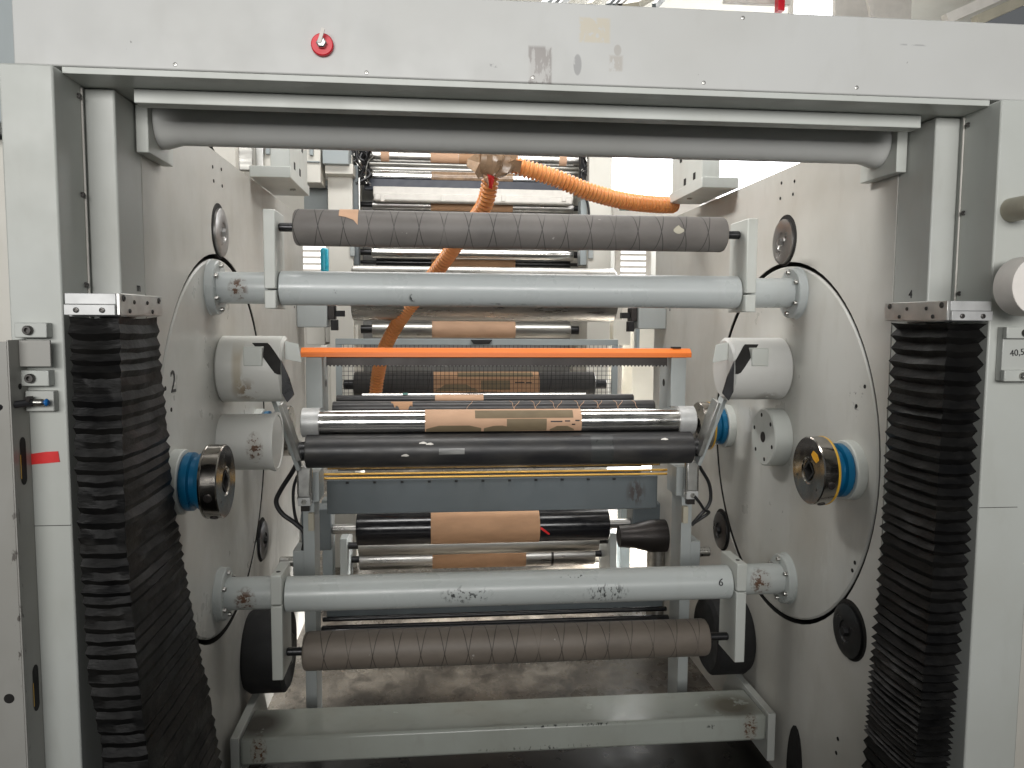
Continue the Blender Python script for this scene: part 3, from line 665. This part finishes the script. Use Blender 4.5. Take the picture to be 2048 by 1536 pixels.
# rollers of the splice unit
def roller(lab, x0, x1, y, z, r, mat, shaft=None, smat='puckd', srad=.02, bev=.003, name='web_roller', parts=True):
    g = thing(name, lab, 'roller', ((x0+x1)/2, y, z)); b = MB().xcyl(x0, x1, y, z, r, bev, 56).build('shell', mat, g)
    if shaft:
        MB().xcyl(shaft[0], x0+.001, y, z, srad).build('journal', smat, g); MB().xcyl(x1-.001, shaft[1], y, z, srad).build('journal', smat, g)
    return g
g = roller('chromed roller with a printed brown paper web above the black roller', -.735, .735, 2.935, 1.213, .046, 'chrome', (-.752, .752), 'alu', .03)
R = .0462; D = radians
yz = (2.935, 1.213)
MB().wrap(*yz, R, [-.297, .301], [D(75)]*2, [D(225)]*2, .001, 24).build('paper_web', 'kraft_l', g)
MB().wrap(*yz, R+.0012, [-.293, -.285, -.245, -.13, -.085], [D(208), D(204), D(191), D(191), D(204)], [D(224)]*5, .0006).build('printed_panel', 'olive', g)
MB().wrap(*yz, R+.0012, [-.075, -.04, -.005, .04], [D(206), D(194), D(192), D(206)], [D(224)]*4, .0006).build('printed_panel', 'olive', g)
MB().wrap(*yz, R+.0012, [-.108, .268], [D(112)]*2, [D(158)]*2, .0006).build('printed_panel', 'olive', g)
MB().wrap(*yz, R+.0012, [.012, .165], [D(162)]*2, [D(222)]*2, .0006).build('printed_panel', 'olive', g)
MB().wrap(*yz, R+.0012, [.178, .205, .245, .272], [D(214), D(196), D(196), D(214)], [D(222)]*4, .0006).build('printed_panel', 'olive', g)
for x0_, x1_, t in ((.18, .225, 172), (.235, .255, 170), (.275, .292, 168), (.262, .275, 186)):
    MB().wrap(*yz, R+.0012, [x0_, x1_], [D(t)]*2, [D(t+6)]*2, .0006, 4).build('printed_text_line', 'ink', g)
for s in (-1, 1): MB().lathe([(s*.69, .0475), (s*.69, .056), (s*.752, .056), (s*.756, .05)], 2.935, 1.213, 40).build('end_cap', 'tin', g)
g = roller('thick black rubber roller with paint spots and a clear tape patch', -.735, .735, 2.90, 1.110, .0625, 'rubber', (-.765, .765), 'puckd', .036)
MB().wrap(2.90, 1.110, .063, [-.245, -.15], [D(166)]*2, [D(186)]*2, .0005).build('clear_tape', simple('clear_packing_tape', (.26, .26, .25), .3, 0, .7, 18, (.25, 1, 3), .5, 0, (.09, .09, .088)), g)
MB().wrap(2.90, 1.110, .063, [.33, .415], [D(120)]*2, [D(236)]*2, .0005).build('dull_band', simple('smoked_tape', (.045, .048, .048), .3), g)
for x, t in ((-.365, 188), (-.30, 146), (-.275, 150), (.62, 140)):
    MB().wrap(2.90, 1.110, .063, [x-.018, x-.008, x, x+.01], [D(t), D(t-4), D(t-5), D(t)], [D(t+3), D(t+3), D(t+4), D(t+2)], .0008, 5).build('paint_spot', 'white', g)
g = roller('black roller wound with thin thread behind the chromed roller', -.69, .70, 3.30, 1.2249, .030, 'rubber')
rnd = random.Random(4)
for i in range(14):
    x = (-.10 if i == 0 else .02+.045*i+rnd.uniform(-.01, .01)); t0 = 100; pts = []
    sg_ = 1 if i % 2 else -1
    for k in range(8): t = D(105+14*k); pts.append((x+sg_*.004*k+.004*sin(k), 3.30+.0308*cos(t), 1.2249+.0308*sin(t)))
    MB().tube(pts, .0011, 5).build('thread', 'kraft_l', g)
MB().wrap(3.30, 1.2249, .0304, [-.445, -.43, -.405, -.375, -.355], [D(110)]*5, [D(126), D(170), D(215), D(215), D(160)], .0006).build('paper_patch', 'kraft', g)
roller('slim dark roller with a pale paper strip behind the thread wound roller', -.70, .66, 3.50, 1.2437, .018, 'rubber')
MB().wrap(3.50, 1.2437, .0184, [-.26, -.04], [D(90)]*2, [D(200)]*2, .0006).build('paper_strip', 'kraft_l', bpy.data.objects['web_roller.003'])
roller('thin polished steel rod above the dark rollers', -.60, .46, 3.62, 1.2505, .008, 'chrome')
MB().xcyl(-.41, -.385, 3.62, 1.2505, .0095, .001, 20).build('green_tape', 'teal', bpy.data.objects['web_roller.004'])
g = roller('black helically grooved roller carrying a brown printed web in front of the mesh', -.755, .74, 4.80, 1.201, .078, groovy('grooved_far', (.045, .042, .04), .075, 4.80, 1.201, .03, False), (-.82, .82), 'puckd', .03)
MB().wrap(4.80, 1.201, .0786, [-.27, .385], [D(70)]*2, [D(230)]*2, .001, 20).build('paper_web', 'kraft', g)
MB().wrap(4.80, 1.201, .080, [-.12, .345], [D(110)]*2, [D(140)]*2, .0008).build('printed_panel', 'olive', g)
MB().wrap(4.80, 1.201, .080, [-.255, -.20, -.07, .0], [D(200), D(176), D(176), D(200)], [D(206)]*4, .0008).build('printed_panel', 'olive', g)
MB().wrap(4.80, 1.201, .080, [.02, .20], [D(158)]*2, [D(200)]*2, .0008).build('printed_panel', 'olive', g)
for x0_, x1_, t in ((.23, .29, 165), (.30, .335, 166), (.02, .12, 210), (.25, .31, 212), (-.06, 0, 212)): MB().wrap(4.80, 1.201, .080, [x0_, x1_], [D(t)]*2, [D(t+5)]*2, .0008, 4).build('printed_text_line', 'ink', g)
# lower pair
g = roller('black roller with a wide brown paper band below the slate beam', -.672, .672, 4.06, .497, .088, 'gloss', (-.80, .80), 'chrome_d', .026)
MB().wrap(4.06, .497, .0884, [-.284, .293], [D(60)]*2, [D(270)]*2, .001, 24).build('paper_band', 'kraft', g)
MB().wrap(4.06, .497, .0886, [.295, .305, .335, .345], [D(172), D(174), D(190), D(196)], [D(180), D(184), D(199), D(200)], .001).build('red_tape_tail', 'red', g)
roller('dull steel roller between the black banded roller and the lowest roller', -.70, .70, 4.42, .300, .062, 'brushed', (-.8, .8), 'puckd', .02)
g = roller('polished steel roller with a brown paper band nearest the floor', -.712, .712, 4.59, .165, .064, 'chrome_d', (-.80, .80), 'puckd', .02)
MB().wrap(4.59, .165, .0644, [-.279, .286], [D(60)]*2, [D(270)]*2, .001, 24).build('paper_band', 'kraft', g)
MB().xcyl(.44, .455, 4.59, .165, .0648, .0005).build('dark_band', 'pocket', g)
for s in (-1, 1):
    pass
lf = thing('roller_stand', 'dark grey side legs carrying the lowest rollers', 'stand', (0, 4.3, 0))
for s, _ in SIDES:
    MB().box(s*.76, s*.80, 4.35, 4.65, .06, .36).build('hanger_plate', 'unit', lf, .002)
    MB().box(s*.86, s*.92, 4.5, 4.6, 0, .55).build('leg', 'blueg', lf, .003); MB().box(s*.80, s*.98, 4.0, 4.14, .40, .62).build('bearing_housing', 'dkgrey', lf, .006)
mo = thing('gear_motor', 'brown grey round motor housing above the bright floor on the right', 'motor', (.74, 3.9, .4))
MB().lathe([(.70, .0), (.70, .055), (.78, .062), (.87, .085), (1.02, .085), (1.06, .06)], 3.9, .47, 40).build('motor_body', 'pocket', mo)
MB().lathe([(.0, .06), (.40, .06)], 3.95, 0, 32, 'z', .93).build('motor_foot', 'brushed', mo)

# ------------------------------------------------------------------ steel draw roll behind the upper tie tube
g = roller('large polished steel roll behind the upper tie tube', -.676, .676, 4.02, 1.735, .140, 'chrome_d', (-.80, .80), 'puckd', .022, .006)
for s, nm in SIDES:
    h = thing('bearing_block', f'grey bearing block with dark clamp at the {nm} end of the large steel roll', 'bearing', (s*.87, 4.02, 1.6), 'bearing blocks')
    MB().box(s*.80, s*.949, 3.96, 4.10, 1.56, 1.71).build('block', 'unit', h, .004)
    MB().box(s*.765, s*.799, 3.98, 4.06, 1.60, 1.67).build('clamp_jaw', 'pocket', h, .003); MB().box(s*.72, s*.764, 4.0, 4.04, 1.615, 1.645).build('clamp_rod', 'matt', h)
    MB().box(s*.752, s*.785, 3.98, 4.03, 1.545, 1.599).build('clamp_tail', 'matt', h, .003)

# ------------------------------------------------------------------ mesh guard
mg = thing('mesh_guard', 'black wire mesh guard in a grey frame behind the orange bar', 'guard', (0, 4.56, 1.2))
MB().box(-.835, .835, 4.545, 4.575, 1.455, 1.49).build('top_rail', 'blueg', mg, .002)
for s in (-1, 1): MB().box(s*.80, s*.835, 4.546, 4.574, 1.05, 1.4545).build('stile', 'blueg', mg, .002)
mb = MB(); x = -.79
while x < .79: mb.box(x-.0012, x+.0012, 4.5585, 4.5605, 1.06, 1.455); x += .0255
z = 1.07
while z < 1.45: mb.box(-.80, .80, 4.5606, 4.5625, z-.0012, z+.0012); z += .0255
mb.build('wire_mesh', 'matt', mg)
hp = at(963, 683, 4.53); MB().prism([(hp.x-.065, 1.487), (hp.x+.065, 1.487), (hp.x+.045, 1.462), (hp.x-.045, 1.462)], 'y', 4.52, 4.544).build('black_handle', 'matt', mg, .003)

# ------------------------------------------------------------------ press behind: frame and rollers
pr = thing('printing_press', 'cream painted press frame standing behind the splice unit', 'machine frame', (0, 5.2, 0))
def pbox(name, x0, y0, x1, y1, Y, dep, mat, parent, bev=.003):
    p, q = at(x0, y1, Y), at(x1, y0, Y); return MB().box(p.x, q.x, Y, Y+dep, p.z, q.z).build(name, mat, parent, bev)
PL0, PL1 = at(657, 500, 4.95).x, at(706, 500, 4.95).x
PR0, PR1 = at(1176, 500, 4.95).x, at(1222, 500, 4.95).x
pl_ = MB().box(PL0, PL1, 4.95, 5.6, 0, 2.62).build('frame_post', 'cream', pr, .004)
pr_ = MB().box(PR0, PR1, 4.95, 5.6, 0, 3.2).build('frame_post', 'cream', pr, .004)
pbox('head_box', 645, 290, 697, 327, 4.80, .4, 'blueg', pr); pbox('head_chamfer', 650, 327.5, 706, 347, 4.85, .3, 'cream', pr)
pbox('bluish_panel', 609, 359, 655, 470, 5.1, .3, 'blueg', pr); pbox('pipe', 612, 371, 656, 376, 5.06, .03, 'dkgrey', pr)
pbox('hinge_plate', 641, 330, 655, 359, 5.05, .03, 'white', pr)
for py in (335, 343, 352): screw(pr, at(647, py, 5.05), '-y', .008, 'screw', .003)
pbox('guide_rail', 706.5, 330, 716, 530, 5.0, .1, 'dkgrey', pr); pbox('guide_rail', 1160, 400, 1175, 530, 5.0, .1, 'blueg', pr); pbox('upright_strip', 717, 355, 720, 420, 4.98, .03, 'alu', pr)
pbox('clamp_plate', 700, 487, 709, 512, 4.93, .019, 'unit', pr); pbox('clamp_plate', 1177, 487, 1187, 517, 4.93, .019, 'unit', pr)
pbox('lower_cover', 613, 648, 650, 690, 5.1, .3, 'cream', pr); pbox('lower_cover', 651, 650, 716, 685, 5.05, .3, 'cream', pr); pbox('lower_cover', 1226, 640, 1262, 690, 5.05, .3, 'cream', pr)
pbox('lower_cover', 1263, 655, 1310, 830, 5.3, .3, 'cream', pr); pbox('lower_cover', 1152, 650, 1224, 760, 5.6, .1, 'cream', pr)
pbox('purple_post', 1272, 600, 1281, 700, 4.7, .05, 'blueg', pr)
pbox('back_panel', 712, 262, 1178, 372, 5.62, .05, 'dkgrey', pr); pbox('back_panel', 714, 373, 1176, 640, 5.60, .05, 'steelbk', pr); pbox('back_panel', 716, 641, 1150, 770, 5.58, .05, 'steelbk', pr)
def proller(lab, px0, px1, py0, py1, Y, mat, shaft=None, bands=()):
    A, B = at(px0, (py0+py1)/2, Y), at(px1, (py0+py1)/2, Y); T, Bo = at((px0+px1)/2, py0, Y), at((px0+px1)/2, py1, Y)
    z = (T.z+Bo.z)/2; r = (T.z-Bo.z)/2
    g = roller(lab, A.x, B.x, Y, z, r, mat, (A.x-.12, B.x+.12) if shaft else None, 'puckd', min(.03, r*.5), .004, 'press_roller')
    for b0, b1, m in bands:
        MB().wrap(Y, z, r+.0005, [at(b0, py0, Y).x, at(b1, py0, Y).x], [D(50)]*2, [D(250)]*2, .001, 20).build('paper_band', m, g)
    return g
proller('dark press roller half hidden under the cross tube', 722, 1190, 272, 303, 5.2, 'brushed')
proller('top visible press roller with tape strips and brown band', 727, 1164, 303, 329, 5.25, 'chrome_d', True, ((762, 779, 'kraft_l'), (861, 917, 'kraft_l'), (917.5, 1035, 'kraft'), (1117, 1132, 'kraft_l')))
proller('wide grey press roller behind the tape bundle', 722, 1160, 330, 352, 5.35, 'brushed', True)
proller('polished press roller above the dark blue bar', 745, 1150, 345, 368, 5.25, 'chrome', True, ((863, 1025, 'tape'),))
proller('polished press roller below the white lamp tube', 745, 1146, 402, 424, 5.28, 'chrome_d', True, ((862, 1025, 'kraft'),))
proller('polished press roller below the dark grooved roller', 744, 1146, 494, 520, 5.25, 'chrome', True)
proller('dark press roller above the large steel roll', 752, 1140, 520, 534, 5.3, 'gloss', True, ((863, 1030, 'kraft'),))
proller('steel press roller with a printed brown web above the mesh guard', 745, 1140, 643, 676, 5.25, 'brushed', True, ((864, 1030, 'kraft_l'),))
bb = pbox('dark_blue_bar', 728, 366, 1146, 379, 5.15, .05, simple('navy_bar', (.012, .018, .035), .35), None); tag(bb, 'dark navy square bar across the press above the lamp', 'bar')
lm = thing('lamp_tube', 'white fluorescent lamp housing lying across the press', 'lamp', (0, 5.1, 2.45))
pbox('housing', 746, 381, 1147, 393, 5.12, .07, 'white', lm, .006); pbox('diffuser', 747, 393.5, 1146, 401, 5.11, .08, 'white', lm, .012)
for px in (765, 886, 1007, 1128): pbox('clip', px-4, 390, px+4, 402.5, 5.10, .009, 'white', lm, .002)
def jumble(lab, x0, x1, y0, y1, Y, seed):
    rnd = random.Random(seed); g = thing('cable_bundle', lab, 'cables', at((x0+x1)/2, y1, Y), 'cable bundles on the press')
    A, B = at(x0, y1, Y), at(x1, y0, Y)
    MB().prism([(A.x, A.z+.05), (A.x+.06, A.z), (B.x, A.z), (B.x, B.z), (A.x, B.z)], 'y', Y+.06, Y+.14).build('dark_box', 'matt', g, .004)
    for i in range(12):
        x = rnd.uniform(A.x+.02, B.x-.02); pts = [(x+rnd.uniform(-.05, .05), Y+rnd.uniform(0, .05), B.z-(B.z-A.z)*k/4+rnd.uniform(-.02, .02)) for k in range(5)]
        MB().tube(spline(pts, 5), rnd.choice((.004, .006, .009)), 7).build('cable', rnd.choice(('cable', 'cable', 'puckd', 'screwl')), g)
    for i in range(7): screw(g, (rnd.uniform(A.x+.01, B.x-.01), Y+.058, rnd.uniform(A.z+.02, B.z-.02)), '-y', .010, 'screwl', .01)
jumble('dark tangle of cables and fittings at the left end of the press rollers', 697, 735, 292, 362, 5.0, 3)
jumble('tangle of cables and fittings beside the bright window at the right press end', 1165, 1200, 300, 366, 5.0, 5)
tag(MB().tube(spline([at(1150, 385, 5.0), at(1168, 392, 4.95), at(1176, 410, 4.95), at(1179, 440, 4.95)], 8), .008).build('air_hose', 'cable'), 'black hose curving down beside the lamp tube end', 'hose')
# bits above the left wall
hp_ = thing('rear_machine', 'cream and steel machine seen above the top of the left wall', 'machine', at(520, 360, 4.3))
pbox('cream_panel', 420, 262, 470, 360, 4.4, .2, 'cream', hp_); pbox('steel_plate', 478, 270, 504, 340, 4.1, .04, 'brushed', hp_); pbox('white_panel', 505, 260, 640, 362, 4.8, .2, 'cream', hp_)
pbox('grey_strip', 512, 270, 526, 340, 4.75, .04, 'alu', hp_); pbox('dark_strip', 531, 290, 539, 308, 4.77, .025, 'blueg', hp_); pbox('dark_strip', 619, 288, 626, 310, 4.77, .025, 'blueg', hp_); pbox('groove', 606, 322, 640, 324, 4.785, .014, 'blueg', hp_)
dk = thing('rusty_tube', 'rusty brown tube end above the left wall', 'tube', at(490, 282, 3.6))
a0, a1 = at(425, 280, 3.6), at(545, 280, 3.6); MB().xcyl(a0.x, a1.x, 3.6, a0.z+.01, .035).build('tube_body', simple('rusty_steel', (.20, .17, .14), .5, .4, .9, 18, (1, 1, 1), .5, 0, (.07, .03, .018)), dk)
ch = MB(); ch.tube(spline([at(372, 268, 3.3), at(412, 272, 3.3), at(420, 292, 3.35), at(430, 311, 3.4)], 8), .008, 8); ch.build('black_strap', 'cable', dk)
pbox('black_clip', 388, 266, 418, 292, 3.45, .03, 'matt', dk)
# steam hoses and tape bundle
def hose(lab, pts, r, nm='corrugated_hose'):
    P = spline(pts, 60); L = [0]
    for a, b in zip(P, P[1:]): L.append(L[-1]+(b-a).length)
    pitch = .0185; n = int(L[-1]/pitch*6); Q = []; j = 0
    for i in range(n+1):
        d = L[-1]*i/n
        while j < len(L)-2 and L[j+1] < d: j += 1
        t = (d-L[j])/max(1e-9, L[j+1]-L[j]); Q.append(P[j].lerp(P[j+1], t))
    o = MB().tube(Q, r, 20, lambda i: r*(1+.15*sin(2*pi*i/6)+(.03 if i % 6 == 1 else 0))).build(nm, 'hose', None, 0, 60)
    return tag(o, lab, 'hose', 'corrugated orange hoses')
hose('orange corrugated hose sloping right from the tape bundle to the wall bracket', [at(1000, 322, 3.25), at(1040, 334, 3.25), at(1110, 356, 3.28), at(1180, 384, 3.32), at(1250, 402, 3.38), at(1310, 409, 3.45), at(1350, 410, 3.5)], .033)
hose('orange corrugated hose hanging down left from the tape bundle', [at(982, 335, 3.25), at(980, 365, 3.27), at(966, 415, 3.35), at(925, 470, 3.5), at(886, 525, 3.65), at(838, 590, 3.85), at(797, 645, 4.0), at(768, 700, 4.1), at(756, 750, 4.2), at(750, 800, 4.25)], .032)
tbn = thing('tape_bundle', 'crumpled brown packing tape wrapped round the hose joint', 'tape', at(978, 335, 3.2))
rnd = random.Random(12); c0 = at(984, 318, 3.2); vs = []; fs = []; nu, nv = 26, 14
for i in range(nu):
    for j in range(nv+1):
        t = 2*pi*i/nu; u = j/nv; p = pi*u
        rad = .062*(sin(p)**.6)*(1+.20*sin(3*t+2*u)+.16*sin(7*t+5*u+1)+rnd.uniform(-.08, .08)) if 0 < j < nv else .0
        vs.append((c0.x+rad*1.25*cos(t)+.01*sin(4*u), c0.y+rad*sin(t), c0.z+.075*cos(p)*1.0))
for i in range(nu):
    for j in range(nv): a = i*(nv+1)+j; b = ((i+1) % nu)*(nv+1)+j; fs.append((a, a+1, b+1, b))
MB().add(vs, fs).build('wrapping', 'tape', tbn, 0, 20)
def crumple(pts, nm, mat, seed, Y):
    rnd = random.Random(seed); P = [at(x, y, Y+rnd.uniform(-.03, .03)) for x, y in pts]; c = sum(P, Vector())/len(P); c.y -= .02
    n = len(P); vs = [tuple(c)]+[tuple(p) for p in P]+[(p.x, p.y+.004, p.z) for p in P]+[(c.x, c.y+.004, c.z)]
    fs = [(0, 1+i, 1+(i+1) % n) for i in range(n)]+[(2*n+1, n+1+(i+1) % n, n+1+i) for i in range(n)]+[(1+i, n+1+i, n+1+(i+1) % n, 1+(i+1) % n) for i in range(n)]
    MB().add(vs, fs).build(nm, mat, tbn, 0, 10)
crumple([(958, 302), (935, 318), (933, 332), (950, 345), (957, 358), (972, 338), (985, 322), (978, 305)], 'tape_flap', 'tape', 1, 3.17)
crumple([(995, 305), (1012, 308), (1028, 320), (1044, 322), (1040, 346), (1018, 340), (1002, 336)], 'tape_flap', 'tape', 2, 3.18)
crumple([(972, 338), (990, 334), (988, 362), (984, 378), (978, 376), (976, 356)], 'red_wrap', 'red', 3, 3.19)
crumple([(966, 348), (976, 352), (978, 372), (968, 360)], 'pale_wrap', 'kraft_l', 4, 3.185)

# ------------------------------------------------------------------ far hall: windows, shutters, cabinets
def win(lab, x0, y0, x1, y1, Y, mat='window', bars=0):
    g = thing('hall_window', lab, 'window', at((x0+x1)/2, y1, Y)); p, q = at(x0, y1, Y), at(x1, y0, Y)
    MB().box(p.x, q.x, Y, Y+.02, p.z, q.z).build('pane', mat, g)
    for i in range(bars):
        z = p.z+(q.z-p.z)*(i+.5)/bars; MB().box(p.x, q.x, Y-.03, Y-.005, z-(q.z-p.z)/bars*.16, z+(q.z-p.z)/bars*.16).build('slat', 'white', g)
    fw = .05
    for a in ((p.x-fw, p.x-.001, p.z-fw, q.z+fw), (q.x+.001, q.x+fw, p.z-fw, q.z+fw), (p.x, q.x, p.z-fw, p.z-.001), (p.x, q.x, q.z+.001, q.z+fw)):
        MB().box(a[0], a[1], Y-.02, Y+.03, a[2], a[3]).build('window_frame', 'white', g)
    return g
win('large overexposed hall window above the right wall', 1222, 120, 1800, 392, 8.5)
win('overexposed roof window just above the top beam', 1585, -80, 1668, 60, 8.8)
win('small bright window with slatted blind past the left wall end', 590, 470, 652, 560, 7.5, 'window2', 7)
win('small bright window with pinkish slatted blind right of the press post', 1240, 480, 1292, 552, 7.5, 'window2', 6)
win('bright doorway seen low past the right motor', 1190, 880, 1330, 1085, 7.8, 'window')
bw = thing('hall_cabinet', 'row of white cabinets behind the press', 'cabinet', (0, 8, 0))
pbox('cabinet_body', 540, 560, 640, 900, 7.0, .4, 'white', bw); pbox('cabinet_body', 1226, 395, 1400, 470, 7.0, .4, 'white', bw); pbox('cabinet_body', 1240, 560, 1320, 860, 7.2, .4, 'white', bw)
tag(pbox('cyan_drum', 641, 495, 655, 545, 6.2, .2, 'skyblue', None, .02), 'bright cyan drum edge beside the slatted window', 'drum')
tag(pbox('green_panel', 1254, 396, 1352, 412, 4.6, .2, 'teal', None), 'dull green panel under the right hose end', 'panel')
# roof trusses and pipes over the beam
rf = thing('roof_truss', 'roof beams and pipes just visible above the top beam', 'roof beams', (0, 6, 3.5))
for i, (x0, x1, m_) in enumerate(((1085, 1100, 'blueg'), (1104, 1112, 'dkgrey'), (1118, 1124, 'dkgrey'), (1178, 1190, 'beige'), (1215, 1222, 'dkgrey'), (1228, 1233, 'dkgrey'), (1240, 1248, 'pocket'), (1256, 1300, 'beige'), (1308, 1316, 'dkgrey'))):
    p, q = at(x0, 14, 6.0), at(x1+35, -30, 7.2); MB().bar(p, q, at(x1, 14, 6).x-p.x, .05).build('rafter', m_, rf)
pbox('white_panel', 1670, -40, 1826, 40, 5.5, .05, 'white', rf); pbox('red_valve', 1556, -20, 1571, 20, 5.4, .06, 'redp', rf); pbox('grey_panel', 1450, -40, 1583, 3, 5.6, .05, 'white', rf)
for y0_, dy in ((0, 0), (1, .12)):
    p, q = at(1890, 40, 4.5), at(2060, -35, 4.5); MB().bar(p+Vector((dy*1.6, 0, -.0)), q+Vector((dy*1.6, 0, 0)), .05, .06).build('rafter', 'white' if dy == 0 else 'beige', rf)
p, q = at(1735, -10, 5.2), at(1745, 34, 5.2); MB().bar(p, q, .03, .03, (0, 1, 0)).build('white_rod', 'white', rf)
